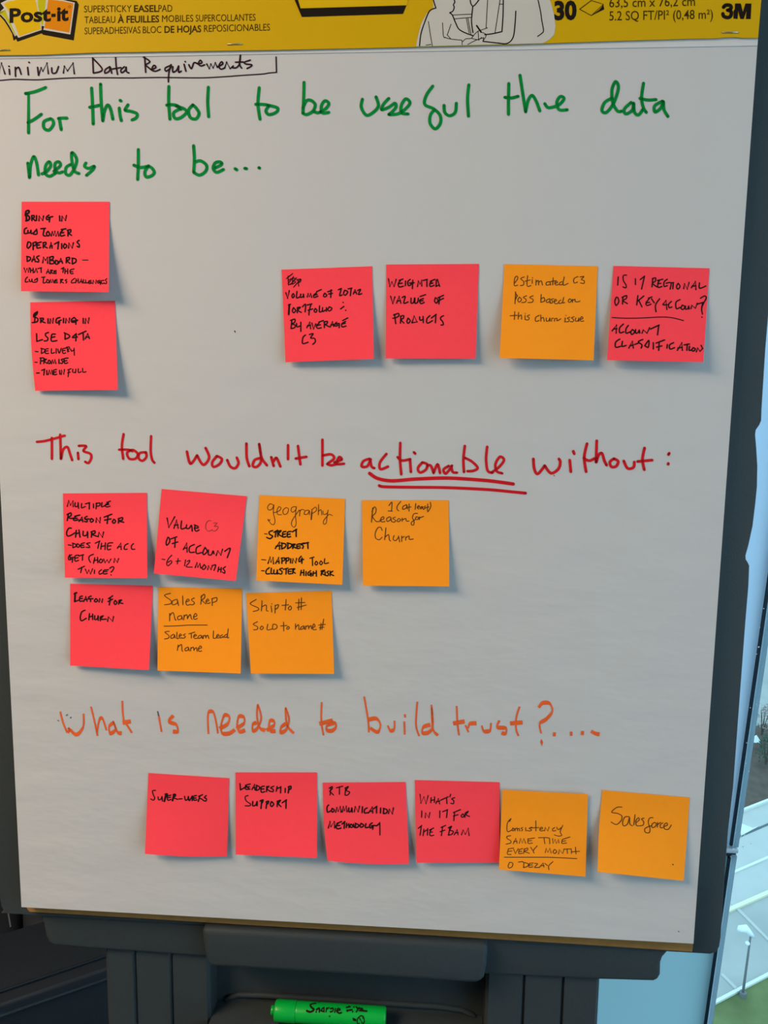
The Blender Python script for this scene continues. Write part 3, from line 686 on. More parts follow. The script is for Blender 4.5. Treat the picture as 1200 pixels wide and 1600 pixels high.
ink.text(810, 670, 4.6154, 21, '''108 217 115 290 140 325 190 266 / 190 266 235 320 288 290 302 240 292 217 / 370 226 378 310 / 396 162 403 180 / 495 107 475 205 488 310 / 472 212 510 230 550 214 / 565 86 560 240 / 562 240 578 192 602 176 620 230 636 262 / 690 215 660 240 672 274 705 270 720 235 690 215
760 232 788 285 830 278 836 240 / 910 138 895 220 908 295 / 860 236 965 226 / 1088 176 1082 186 / 1082 250 1080 256''')
ink.text(810, 670, 4.6154, 8, '257 337 259 339')
ink.build('handwritten_word', M['red'], sheet, gap=0.0085)
ink = Ink(flat(ZI))
NB = (0.6, 6.6, 2.7)
ink.text(80, 1080, 5, 20, '''70 160 92 245 125 325 / 125 325 142 300 132 285 150 305 200 338 250 275 252 175 / 310 120 340 245 362 350 / 357 320 375 228 400 215 432 306 / 480 248 452 280 462 330 502 295 482 232 / 482 235 518 318 550 328
555 75 558 160 566 228 / 558 246 622 236 / 588 258 630 325 / 840 195 862 318 / 955 190 918 236 975 262 988 312 950 316''', NB)
ink.text(310, 1080, 5, 20, '''78 335 75 180 112 162 135 225 152 330 / 165 292 225 258 242 205 205 188 178 260 185 325 240 330 285 300 / 298 292 355 250 355 205 318 198 302 262 320 315 365 305
455 245 425 262 425 308 458 292 490 210 465 112 458 200 480 285 522 306 / 532 306 588 268 590 236 560 232 550 282 568 312 602 310 / 685 252 648 282 642 322 685 300 708 220 680 125 / 680 135 692 262 745 330 / 963 85 960 230 977 345 / 945 255 1050 228 / 1005 262 1000 300 1040 310 1074 280 1065 250 1010 262''', NB)
ink.text(550, 1080, 5, 20, '''95 42 125 220 132 322 / 130 222 190 215 222 262 200 318 142 288 / 278 268 302 308 330 292 332 230 / 412 180 416 206 / 409 236 412 340 / 510 82 500 262 526 352 / 612 262 560 280 550 325 600 320 632 262 620 105 / 622 130 632 292 672 346
818 115 824 250 836 345 / 790 252 880 236 / 886 265 910 320 / 908 290 922 256 972 250 / 1014 268 1032 312 1078 305 1086 248''', NB)
ink.text(700, 1080, 5, 20, '''402 228 385 280 452 290 448 330 418 325 / 560 120 535 200 532 290 550 350 / 485 252 582 244 / 708 128 742 92 795 98 815 155 772 215 718 255 728 330 / 820 336 842 338 / 952 332 972 333 / 1038 326 1062 328 / 1118 312 1150 330 1184 338''', NB)
ink.poly([(700 + x / 5, 1080 + y / 5) for x, y in ((730, 372), (742, 398), (734, 430), (720, 398))])
ink.build('handwritten_word', M['orangeink'], sheet, gap=0.0085)
ink = Ink(flat(ZI)); ink.text(80, 1080, 5, 8, '52 228 58 232 / 118 190 127 183 / 150 209 155 203 / *11 832 160 838 190')
ink.build('ink_speck', M['seam'], sheet, gap=0.004)

# ---------------------------------------------------------------- sticky notes
GRP = 'sticky notes on the easel pad'
def note(colour, cor, lift, label, writing, pen, k, o0, bow=(0, 0), ink_m='black', extra=None, base=0.0006):
    """cor: photo corners TL TR BR BL; lift: how far the lower left / lower right corner stands off the sheet (m)"""
    c = cor
    def lerp2(u, v):
        return tuple((c[0][j] * (1 - u) + c[1][j] * u) * (1 - v) + (c[3][j] * (1 - u) + c[2][j] * u) * v for j in (0, 1))
    def zz(u, v):
        t = max(0.0, v - 0.16) / 0.84
        return base + (lift[0] * (1 - u) + lift[1] * u) * t ** 1.45
    def inv(px, py):
        u = v = 0.5
        for _ in range(6):
            x, y = lerp2(u, v); e = 1e-4
            xu, yu = lerp2(u + e, v); xv, yv = lerp2(u, v + e)
            a, b_, c_, d_ = (xu - x) / e, (xv - x) / e, (yu - y) / e, (yv - y) / e; D = a * d_ - b_ * c_
            u += (d_ * (px - x) - b_ * (py - y)) / D; v += (-c_ * (px - x) + a * (py - y)) / D
        return u, v
    N = 16
    vs, fs = [], []
    def pt(u, v, dz):
        x, y = lerp2(u, v)
        # gentle bow of the side edges and of the lower edge
        x += bow[0] * math.sin(math.pi * v) * (1 - u) + 0.0
        y += bow[1] * math.sin(math.pi * u) * v ** 3
        p = U(x, y, zz(u, v) + sag(y)); return b2w(p.x, p.y, p.z + dz)
    for dz in (0.0, -0.00018):
        for j in range(N + 1):
            for i in range(N + 1): vs.append(pt(i / N, j / N, dz))
    w = N + 1; K = w * w
    for j in range(N):
        for i in range(N):
            a = j * w + i; fs.append((a, a + w, a + w + 1, a + 1)); fs.append((K + a, K + a + 1, K + a + w + 1, K + a + w))
    ring = [(0, i) for i in range(N)] + [(j, N) for j in range(N)] + [(N, i) for i in range(N, 0, -1)] + [(j, 0) for j in range(N, 0, -1)]
    for q in range(len(ring)):
        a = ring[q][0] * w + ring[q][1]; r = ring[(q + 1) % len(ring)]; e = r[0] * w + r[1]
        b_ = len(vs); vs += [vs[a], vs[e], vs[K + e], vs[K + a]]; fs.append((b_, b_ + 1, b_ + 2, b_ + 3))
    org = pt(0.5, 0.0, 0.0)
    o = mk('sticky_note', vs, fs, M[colour], None, org, smooth=False)
    for p in o.data.polygons[:2 * N * N]: p.use_smooth = True
    tag(o, label, 'sticky note', GRP)
    def surf(px, py):
        u, v = inv(px, py); p = U(px, py, zz(min(1.02, max(-.02, u)), min(1.02, max(-.02, v))) + sag(py) + 0.00018); return b2w(*p)
    ik = Ink(surf); ik.ws = 1.18 if ink_m == 'black' else 1.08; ik.text(o0[0], o0[1], k, pen, writing); ik.build('handwriting', M[ink_m], o, gap=0.0075)
    if extra:
        ik = Ink(surf); ik.text(o0[0], o0[1], k, extra[0], extra[1]); q = ik.build('thin_handwriting', M['brownink'], o)
    return o
K = 7.5
note('coral', [(33.7, 315.1), (171, 315.1), (169.7, 456.4), (32.7, 455)], (0.007, 0.012), 'coral sticky note with six lines of black capitals, top left corner note of the pad', '''
*18 118 180 122 260 / 110 200 118 150 150 142 150 165 115 192 / 115 190 155 215 150 250 115 262 / *15 185 200 185 260 / 182 205 212 200 210 225 188 232 / 195 235 225 262 / 240 200 238 258 / !268 262 272 208 312 258 322 205 / 385 195 355 220 360 248 395 240 395 222 / 375 225 430 212 / 395 220 390 275
510 205 512 262 / !535 265 540 210 580 258 590 200
125 345 100 360 98 410 130 408 / 140 375 140 405 165 400 175 372 / 175 372 178 412 200 405 / 235 370 200 415 245 415 240 360 / 290 355 345 350 / 332 352 318 430 350 440 / 375 385 355 410 372 440 395 420 375 385 / !412 440 425 390 440 430 455 385 468 440 490 390 500 440 / 530 365 585 355 / 545 375 520 405 525 440 570 430 / 520 405 560 400 / 610 375 608 440 / 600 375 640 365 638 395 612 405 650 432
140 510 128 560 142 585 175 545 165 515 140 510 / 200 520 200 600 / 195 525 235 510 232 545 200 555 / 245 525 295 510 / 250 520 245 580 290 575 / 245 550 275 545 / 320 520 318 580 / 315 520 350 515 345 545 320 555 365 580 / !395 582 410 520 422 582 / 398 560 425 555 / 450 535 500 508 / 498 510 490 592 / 535 530 535 588 / 570 530 555 560 570 585 595 555 570 530 / !615 582 620 525 658 580 672 520 / 740 490 715 512 740 540 738 572 715 560
130 680 130 738 / 125 680 165 690 165 720 130 738 / !185 740 210 675 225 742 / 190 720 222 715 / 270 672 240 690 265 720 262 745 240 740 / !312 755 322 690 345 725 368 690 370 760 / 395 690 395 765 / 390 690 435 680 430 710 398 725 440 730 438 762 395 765 / 465 725 460 765 485 770 490 735 465 725 / !500 760 525 705 545 760 / 505 740 540 738 / 590 695 588 755 / 588 698 625 690 620 720 590 725 630 760 / 660 700 658 765 / 655 700 700 710 700 745 660 768 / *9 780 722 845 722
*12 !95 815 110 865 128 820 145 865 155 812 / !170 820 170 868 / 170 845 200 840 / !200 818 200 872 / !215 868 235 820 250 868 / 255 822 300 812 / 292 815 295 868 / !355 880 375 830 390 880 / 360 862 385 860 / 405 840 405 882 / 405 840 430 840 410 860 435 880 / 470 845 445 850 450 880 472 878 / 448 862 470 862 / 530 825 560 810 / 558 810 548 868 / !575 825 572 880 / 575 855 605 850 / !605 825 605 882 / 680 825 635 840 640 880 670 880 / 638 858 665 858
135 920 112 945 110 980 140 975 / 155 950 160 975 182 970 185 945 / 185 945 195 980 245 975 250 935 / 250 935 215 960 / 300 925 340 920 / 325 922 318 990 345 985 / 365 950 355 975 375 990 390 965 365 950 / !395 988 405 950 418 985 430 950 445 990 / 480 950 455 958 455 988 485 985 / 455 970 480 968 / 525 950 520 992 / 520 950 550 950 525 970 555 990 / 595 950 575 960 595 975 585 992
*11 690 935 655 960 650 990 690 985 / !705 945 700 990 / 700 968 725 962 / !728 940 730 990 / !745 990 765 945 775 992 / 750 975 775 972 / 790 950 790 990 820 985 / 815 955 820 990 850 985 / 880 960 850 970 855 998 885 992 / 850 982 880 978 / !900 998 905 960 935 998 940 955 / 985 960 955 970 960 995 985 985 / 970 980 990 978 988 1010 / 1030 960 1000 965 1005 998 1035 990 / 1065 940 1045 955 1062 975 1055 1000 1035 995''', 15, K, (25, 310))
note('coral', [(47.3, 472.3), (179.7, 470), (184, 609), (55, 610.7)], (0.003, 0.008), 'coral sticky note with three dashed points, directly below the top left corner note', '''
*14 175 200 130 250 140 225 175 205 165 235 130 265 / 140 262 180 285 170 320 115 330 / 148 250 142 330 / 215 280 212 330 / 205 280 245 280 240 300 215 310 265 332 / 300 285 300 338 / !322 338 328 288 355 335 362 280 / 440 270 400 285 395 330 435 330 / 420 315 455 300 / 435 310 430 355 / 482 280 480 332 / !505 335 510 285 545 330 552 278 / 605 270 575 295 580 325 625 320 640 300 / 605 270 625 290 625 350 / 580 312 648 302 / 712 280 712 338 / !735 340 740 285 772 335 780 275
165 460 168 550 / 168 550 235 530 / 305 445 270 460 275 490 298 510 290 540 255 545 / 385 465 345 470 340 545 405 540 / 340 505 380 495 / 500 455 498 525 / 490 450 550 480 545 505 498 525 / 630 460 585 505 645 498 / 630 460 625 545 / 655 470 745 430 / 710 445 715 535 / !735 520 765 460 785 518 / 742 502 780 498
*11 150 668 182 672 / 225 630 222 690 / 215 632 260 645 255 675 222 692 / 305 635 270 645 270 690 305 690 / 270 665 300 660 / 340 635 340 690 375 680 / 395 635 395 690 / 415 640 430 688 455 630 / 510 630 470 640 475 690 505 685 / 472 660 500 655 / 525 620 530 675 / 515 620 550 615 545 640 525 648 545 668 / 565 640 575 665 605 650 / 605 630 608 712
145 795 172 795 / *13 215 745 210 815 / 205 745 250 745 245 775 215 780 / 255 760 250 810 / 255 760 282 758 258 782 290 808 / 310 770 298 795 315 812 330 785 310 770 / !340 812 352 770 365 805 380 765 392 810 / 428 760 428 810 / 480 755 455 765 472 785 465 808 445 805 / 535 745 490 755 495 808 530 800 / 495 780 520 775
165 922 198 920 / 225 890 262 875 / 258 878 250 945 / 285 890 285 940 / !302 940 315 890 330 930 345 888 355 940 / 400 880 365 890 370 940 402 935 / 368 912 395 908 / 435 890 438 935 / !455 938 458 890 485 935 492 880 / *11 530 885 570 870 / 545 880 535 965 / 530 920 560 910 / 590 875 590 912 620 910 625 875 622 918 / 655 870 655 915 690 905 / 705 865 710 912 745 905''', 13, K, (35, 460), bow=(-2.2, 0))
note('coral', [(440, 421.3), (581.3, 416), (584, 560.7), (446, 566)], (0.005, 0.008), 'coral sticky note whose first word is scribbled out, left end of the upper middle row', '''
*9 !150 160 155 265 / 150 170 200 135 / 150 215 185 190 / 155 265 200 240 / 205 180 200 255 / 205 185 240 190 215 215 240 230 200 255 / 265 200 275 278 / 250 205 300 195 295 225 265 240 / !130 190 205 130 / !150 250 215 165 / !180 260 250 180 / !215 290 295 200
*13 !125 355 145 420 165 330 / 210 365 195 390 205 415 225 390 210 365 / 255 340 250 415 285 405 / 300 370 295 408 325 400 330 370 335 410 / !375 405 385 365 400 400 415 365 428 410 / 485 342 540 318 / 485 355 450 385 455 410 500 395 / 455 385 490 375 / 580 360 565 390 580 405 605 385 580 360 / 615 345 665 325 / 655 320 650 410 / 625 370 670 362
740 320 775 305 / 775 305 765 345 755 390 785 380 / 815 325 800 365 820 385 850 345 815 325 / 855 310 900 300 / 890 305 880 390 / !915 370 935 320 955 370 / 920 352 950 350 / 965 330 1000 315 975 375 1015 365
*18 165 495 158 610 / *13 155 500 180 490 / 215 530 200 565 215 590 240 565 215 530 / 260 530 258 590 / 258 530 295 525 265 560 305 585 / 320 520 355 490 350 580 / 375 500 430 485 / 420 488 400 560 395 615 / 385 560 440 545 / 470 540 455 570 475 585 490 560 470 540 / 520 510 518 580 550 570 / 555 530 555 575 585 560 / 600 530 600 572 / 635 520 615 550 635 570 665 540 635 520 / 765 545 805 515 / 795 468 797 470 / 825 560 828 562
195 675 185 770 / 180 680 230 665 225 705 190 720 235 735 225 765 185 775 / 250 715 255 755 290 745 / 300 700 300 808 / !370 765 405 700 415 778 / 375 745 415 735 / !430 710 448 780 475 720 / 510 700 565 680 / 515 710 485 740 495 772 540 765 / 490 740 530 730 / 575 695 575 765 / 570 700 610 690 605 720 580 725 635 755 / !645 755 670 695 685 750 / 650 735 685 728 / 720 700 695 730 710 748 735 735 / 715 725 750 715 748 765 / 790 682 850 650 / 825 690 780 720 785 755 830 745 / 785 720 820 712
355 850 325 880 322 950 385 935 / 400 845 445 835 415 885 460 890 470 930 440 960''', 13, K, (430, 410))
note('coral', [(603.7, 413.3), (748.3, 412.3), (743, 560.3), (602.3, 560)], (0.006, 0.005), 'coral sticky note about products in three lines, second in the upper middle row', '''
!90 230 105 320 130 265 155 320 180 235 / 215 248 260 232 / 230 250 205 285 215 325 265 315 / 210 285 250 280 / 290 255 288 310 / 345 235 315 265 325 310 355 295 360 275 / 335 280 390 275 / 375 245 370 345 / !430 320 440 255 460 290 480 245 480 315 / 495 250 545 235 / 540 238 540 320 / 580 258 635 235 / 600 255 575 285 580 320 625 305 / 580 285 610 280 / 650 245 648 318 / !645 320 685 300 662 235 / 680 295 690 318
!115 435 140 520 165 440 / !185 515 215 435 235 515 / 190 490 230 485 / 250 450 285 435 270 515 320 500 / 355 455 355 515 385 505 395 455 / 400 455 400 515 430 505 440 455 / 460 437 525 415 / 500 460 455 480 470 520 510 505 / 460 490 495 485 / 640 450 630 490 650 515 670 480 640 450 / 670 452 735 422 / 690 440 680 525 / 672 488 735 458
160 645 175 755 / 150 655 205 635 210 665 165 690 / 140 692 168 688 / 235 665 230 750 / 230 670 268 660 262 695 235 705 270 748 / 320 690 305 730 320 752 345 720 320 690 / !365 745 390 665 425 735 365 745 / 455 675 460 715 495 705 / 495 670 498 745 / 575 660 540 700 545 750 605 720 / 592 690 650 645 / 645 648 640 745 / 735 662 705 678 700 702 725 732 732 768 705 770''', 13, K, (595, 405))
note('orange', [(788.3, 412.7), (934, 416), (927.3, 563), (780.6, 559.3)], (0.011, 0.007), 'orange sticky note with three lines of lower case writing, third in the upper middle row', '''
215 245 255 190 245 160 220 185 215 270 255 265 / 330 170 290 190 325 225 320 265 285 270 / 370 155 365 275 410 270 / 340 220 400 205 / 425 200 425 245 / 428 178 430 182 / 470 205 468 268 / 468 235 495 210 500 265 / 500 235 530 215 545 265 / 625 225 590 235 590 265 630 260 / 630 225 640 265 / 670 180 665 265 / 640 225 695 215 / 690 245 720 235 705 215 690 240 700 265 735 258 / 775 225 745 240 750 265 790 250 / 800 170 785 265 845 245
960 165 915 190 915 240 955 230 / 985 170 1030 165 1000 200 1035 215 1030 245 990 240
230 345 222 485 / 225 350 250 395 / 250 385 225 440 / 275 405 255 440 270 465 300 435 275 405 / 360 390 320 410 355 435 340 465 300 470 / 435 390 395 410 435 435 425 465 375 470 / 530 375 525 465 / 525 430 560 410 570 450 525 468 / 625 425 590 445 595 470 625 460 / 630 425 635 470 / 675 425 645 435 665 455 655 478 630 475 / 680 460 710 445 695 430 680 460 700 485 730 475 / 760 440 735 460 745 482 775 470 / 795 410 780 475 805 468
865 425 845 450 860 470 885 445 865 425 / 895 430 895 468 / 895 450 925 430 930 460 970 460 985 450
220 575 215 670 / 165 625 250 620 / 265 585 260 665 / 260 640 295 615 300 665 / 340 620 340 670 / 342 598 344 600 / 395 615 365 630 390 650 375 675 350 670
505 620 465 645 465 690 505 680 / 525 615 525 690 / 525 660 555 645 565 690 / 590 650 590 688 620 680 630 650 632 690 / 650 690 655 655 675 655 / 685 690 690 660 715 655 715 685 760 660
810 650 808 700 / 820 620 822 622 / 865 640 835 655 860 670 845 695 820 695 / 915 635 885 650 910 670 900 695 870 692 / 935 650 930 685 960 685 970 650 970 690 / 985 670 1020 655 1005 635 985 665 995 690 1028 685''', 9, K, (775, 410), ink_m='brownink')
note('coral', [(958.7, 415.4), (1108.6, 419.2), (1098.7, 565.8), (948.5, 562.7)], (0.008, 0.010), 'coral sticky note with a drawn line, right end of the upper middle row', '''
*11 148 160 142 250 / 240 140 205 145 205 200 235 250 232 280 200 270 / 338 180 338 245 / 390 190 440 150 / 438 152 405 295
*12 530 175 520 270 / 525 180 560 170 555 210 525 230 575 270 / 580 200 640 185 / 605 195 585 235 590 275 630 265 / 590 235 620 230 / 690 185 655 215 655 265 690 255 / 675 230 730 225 720 295 / 755 225 750 290 / 735 225 760 222 / 810 230 790 265 805 295 830 265 810 230 / !870 290 880 235 910 295 930 220 / !955 280 1000 210 1005 300 / 960 265 1005 255 / 1045 225 1045 285 1115 260
125 385 110 430 125 475 155 430 140 385 125 385 / 200 380 195 460 / 190 385 240 365 235 400 200 420 250 455
365 365 352 470 / 430 370 365 425 / 375 420 410 490 / 480 395 520 380 / 490 400 455 445 465 475 510 460 / 460 445 495 440 / 515 400 545 445 / 605 400 560 470 565 545
!640 465 675 420 685 520 / 650 470 690 465 / 735 430 705 460 710 500 740 490 / 830 410 785 440 790 510 830 495 / 855 470 840 505 860 520 885 490 855 470 / 890 480 890 515 915 510 925 480 930 515 / !950 510 960 475 1000 505 1020 450 / 1022 460 1085 440 / 1080 445 1068 500 / 1055 395 1100 370 1120 390 1090 450 1068 510 1078 570 / 1070 602 1074 605
*9 80 608 220 615 400 613 600 603 700 605 780 618 868 642
*13 !80 755 130 690 125 780 / 95 735 135 730 / 205 680 165 720 165 775 210 765 / 260 695 235 730 235 780 280 765 / 305 740 285 770 300 795 330 765 305 740 / 340 740 340 778 365 775 380 745 385 780 / !410 780 425 745 465 780 495 720 / 505 735 600 690 / 595 692 582 800
165 845 120 880 120 935 175 925 / 195 870 190 925 235 915 / !265 945 305 870 315 945 / 275 920 315 910 / 420 850 370 875 410 910 400 945 / 330 905 370 890 / 440 920 485 860 480 935 450 925 / 535 885 535 955 / 565 890 660 855 / 600 875 595 970 / 570 935 630 920 / 690 905 685 945 / 760 885 715 910 720 955 770 940 / !800 970 850 885 855 970 / 805 945 855 935 / 875 910 935 900 / 910 900 905 970 / 935 925 930 970 955 965 / 975 940 960 965 975 980 1000 955 975 940 / !1010 985 1025 945 1050 980 1080 950 1062 915''', 12, 7.0588, (945, 410))
note('coral', [(98.3, 771), (229.3, 770), (230, 903.3), (101.3, 902.7)], (0.006, 0.012), 'coral sticky note with six lines ending in a question mark, below the red heading', '''
!112 235 130 165 150 220 180 170 182 238 / 205 190 205 235 235 230 240 190 / 240 190 245 258 / 282 200 280 250 325 235 / 325 205 375 190 / 372 190 370 265 / 420 205 420 250 / 455 195 450 262 / 450 200 495 195 490 225 455 232 / 520 190 515 238 555 225 / 575 188 618 172 / 595 195 560 215 570 240 615 232 / 570 215 600 210
*14 125 325 112 400 / 110 330 155 310 155 345 120 360 155 375 185 370 / 200 350 260 335 / 215 350 185 380 195 400 245 390 / 190 378 230 372 / !250 410 285 360 295 415 / 260 398 295 392 / 345 350 315 370 345 395 345 415 315 410 / 320 385 370 380 / 395 375 380 400 395 420 420 395 395 375 / !450 420 455 370 495 425 500 365
545 360 635 325 / 590 350 580 435 / 550 395 625 380 / 660 385 640 415 660 432 680 405 660 385 / 715 375 712 430 / 710 380 760 365 755 395 715 405 775 420
160 490 130 490 105 540 115 580 150 575 200 545 / !210 595 218 515 / 215 555 250 545 / !250 510 262 595 / 300 525 300 575 340 570 350 530 352 600 / 400 530 395 595 / 390 535 435 520 435 550 400 560 460 585 / !475 590 485 540 525 595 538 535
*12 125 685 160 690 / 180 665 178 715 / 172 665 215 680 210 705 178 718 / 232 670 222 700 240 715 258 690 232 670 / 315 660 275 675 275 715 315 710 / 275 692 305 688 / 380 660 340 670 365 690 375 715 335 712
440 665 495 640 / 490 640 470 725 / !515 665 505 735 / 510 705 550 695 / !560 660 555 740 / 645 660 590 670 585 740 620 735 / 585 700 625 695 / !700 725 740 665 745 740 / 705 710 745 705 / 825 670 790 690 780 735 815 735 / 890 670 865 695 870 735 905 735
165 800 130 820 130 860 165 850 / 150 835 190 830 / 178 835 170 890 / 140 800 150 860 / 245 805 205 815 205 875 245 865 / 205 840 240 835 / 248 815 305 800 / 292 800 290 865 / 420 795 375 815 365 850 385 890 / !420 900 435 835 / 425 870 465 860 / !468 830 470 895 / 505 850 485 880 505 895 530 870 505 850 / !540 850 555 895 580 860 600 895 625 850 / !660 890 668 845 700 890 715 845
240 970 315 935 / 285 945 270 1010 / !325 970 345 1020 365 980 385 1025 410 965 / 432 980 430 1020 / 515 975 485 1000 490 1028 530 1015 / 595 975 540 985 540 1025 580 1020 / 540 1000 580 995 / 610 960 640 940 660 950 645 985 625 1005 / 625 1035 628 1038''', 12, K, (90, 760))
note('coral', [(252.6, 764), (385.7, 775.3), (368.3, 907.7), (240.3, 896)], (0.009, 0.014), 'tilted coral sticky note mentioning months, second in the row below the red heading', '''
*13 !195 370 215 480 285 355 / !275 490 305 395 325 490 / 280 455 325 450 / 365 405 360 495 410 485 / 425 450 420 490 455 490 480 455 490 525 / 515 450 560 470 / 530 455 515 490 535 525 570 510 / 520 490 560 485
205 595 185 650 190 690 225 650 220 605 205 595 / 240 615 310 590 / 290 600 285 715 / 255 670 320 650
!385 740 425 665 430 770 / 395 725 430 720 / 515 680 460 710 460 770 515 770 / 590 690 540 720 540 785 600 775 / 640 715 615 770 625 800 665 760 640 715 / 680 745 680 800 715 800 735 755 745 790 / !770 810 790 755 825 805 845 735 / 870 760 935 725 900 835
*10 135 852 170 858 / 250 805 210 850 190 900 205 930 250 890 240 870 205 890 / 325 845 315 908 / 300 878 352 872 / 412 860 400 932 / 430 880 460 865 455 890 420 940 490 945 / *14 !525 950 545 895 555 945 580 905 590 955 / *12 630 915 605 955 620 975 650 945 630 915 / !670 975 680 930 710 975 725 925 / 725 930 765 920 745 985 / !790 1000 800 945 / 795 975 825 970 / !830 950 825 1005 / 880 940 850 965 870 985 870 1018 845 1005''', 13, K, (235, 760), extra=(6, '710 405 690 398 655 430 648 490 680 525 725 508 / 740 430 782 430 748 468 788 468 790 492 750 525 720 508'))
note('orange', [(405.3, 773.7), (539.3, 779.4), (534.7, 913.7), (400.4, 907)], (0.009, 0.008), 'orange sticky note with one thin script word above bold black capitals', '''
*9 175 518 205 520 / *14 270 480 230 495 235 525 270 545 240 575 200 560 / 285 500 330 475 / 310 490 300 555 / 330 490 330 550 / 325 495 370 480 340 520 380 550 / 425 490 390 500 390 555 425 550 / 390 525 420 520 / 485 490 445 500 445 555 480 550 / 445 525 475 520 / 500 495 552 465 / 545 465 545 550
!300 690 350 615 350 700 / 310 665 360 655 / 380 625 375 695 / 370 625 425 640 415 675 375 695 / 450 625 445 690 / 440 625 490 640 485 670 445 692 / 510 640 505 690 / 505 640 535 640 510 665 545 685 / 595 635 555 645 560 690 595 680 / 560 665 590 660 / 640 625 600 640 630 660 620 690 / 600 640 690 620 / 680 620 685 690
*9 140 820 190 825 / *13 !215 865 240 790 250 850 275 795 280 870 / !305 865 340 795 345 865 / 315 845 345 840 / 380 800 378 865 / 370 805 410 800 405 830 378 838 / 430 800 425 865 / 425 805 460 800 455 830 428 838 / 482 810 478 860 / !500 862 508 810 540 858 550 805 / 605 780 580 810 580 845 615 830 / 600 820 635 818 / 615 800 612 865
*11 705 805 755 790 / 735 795 738 890 / 780 840 765 865 780 885 800 860 780 840 / 835 835 820 860 835 882 855 858 835 835 / 880 810 878 865 925 858
140 950 170 952 / *13 230 915 195 945 195 985 235 985 / 255 920 252 985 280 980 / 285 940 285 985 315 980 325 940 325 990 / 385 920 350 935 380 960 370 990 335 980 / 395 935 450 920 / 430 925 425 990 / 490 930 455 940 455 985 490 985 / 455 960 485 958 / 505 930 505 985 / 500 930 530 928 508 955 535 980
!595 1005 605 945 / 600 975 630 970 / !635 940 635 1005 / 662 960 660 1008 / 715 950 685 975 690 1005 720 990 / 705 980 725 978 718 1015 / !740 1010 748 960 / 745 985 775 975 / !782 950 782 1015 / 845 950 838 1005 / 835 955 880 945 845 980 885 1000 / 885 965 885 1005 / 925 955 905 970 925 985 915 1010 895 1005 / 945 955 942 1010 / 975 955 945 985 985 1008''', 12, K, (390, 765), extra=(8, '''
275 180 240 165 210 205 225 240 265 225 285 180 / 285 178 278 270 297 360 285 408 250 400 215 345 222 368 240 350
285 270 345 250 368 215 345 200 322 240 330 290 375 292 / 425 210 390 245 402 290 440 278 456 225 425 210
540 200 500 205 485 240 505 265 540 235 547 200 / 547 200 537 300 545 400 520 440 490 410 500 360 545 290 582 238 / 590 240 585 310 / 586 265 610 232 642 240 / 690 240 650 250 640 290 680 285 700 245 702 295
730 230 722 355 / *14 728 260 722 350 / *8 730 235 775 205 782 245 735 280 / 808 175 805 295 / 805 258 835 235 847 297 / 860 250 865 290 905 280 920 240 / 920 240 905 330 900 385 872 407 865 370 900 320 935 290 970 305'''))
note('orange', [(565.4, 781.7), (701, 781.7), (702, 916.4), (567.3, 915)], (0.007, 0.008), 'orange sticky note with small bracketed words at its top, below the red double underline', '''
395 150 430 110 425 210 / 385 212 435 215 / 535 100 495 150 490 190 510 212 / 600 140 560 160 560 195 600 175 605 145 612 190 / 632 130 630 215 / 610 170 655 165 / 710 125 702 195 / 725 175 755 160 740 150 725 175 745 190 / 785 160 760 175 770 190 790 165 795 190 / 825 155 805 165 820 180 800 195 / 850 130 845 210 / 825 175 865 165 / 880 110 885 165 850 225
205 175 190 345 / 195 220 225 165 245 190 235 240 195 275 / 200 275 245 335 300 330 / 290 320 335 305 330 280 300 300 310 340 350 335 / 405 280 370 300 375 335 415 315 415 285 425 330 / 470 285 440 300 475 325 450 345 425 335 / 510 300 490 325 505 340 535 315 510 300 / 550 295 550 335 / 550 320 590 300 600 330 630 330
730 240 690 245 670 290 690 330 685 375 660 375 660 345 700 315 / 715 280 705 305 725 315 745 290 715 280 / 755 280 750 315 / 755 295 800 275
315 440 300 405 265 410 235 470 240 530 280 550 315 520 / 360 410 345 550 / 350 520 390 490 400 550 415 565 / 455 500 445 545 475 560 505 520 / 508 505 520 575 / 545 505 545 570 / 545 530 575 510 / 595 515 590 555 / 590 530 630 505 635 545 680 540''', 9, K, (555, 770), ink_m='brownink')
note('coral', [(109.6, 912), (238.7, 915.3), (232.7, 1047), (109.6, 1040)], (0.005, 0.010), 'coral sticky note with two lines, left end of the row above the orange heading', '''
*17 130 200 125 300 / 120 210 148 195 / *13 125 300 180 280 / 215 235 185 245 185 295 220 290 / 185 265 215 262 / !230 300 255 240 270 295 / 240 275 268 275 / 320 235 285 250 310 275 310 300 / 280 270 340 265 / 375 265 355 290 370 305 395 285 375 265 / !410 305 418 265 445 310 452 268
520 265 570 232 / 545 250 530 340 / 515 300 570 270 / 600 285 585 315 600 335 620 310 600 285 / 645 285 640 330 / 645 285 675 280 650 310 690 322
245 400 205 425 190 490 205 525 260 495 / !290 515 298 440 / 292 480 330 470 / !335 445 335 510 / 360 465 360 510 390 500 400 465 400 520 / 425 480 425 525 / 425 480 460 465 430 505 495 505 / !510 530 520 480 570 530 580 475''', 13, K, (100, 900))
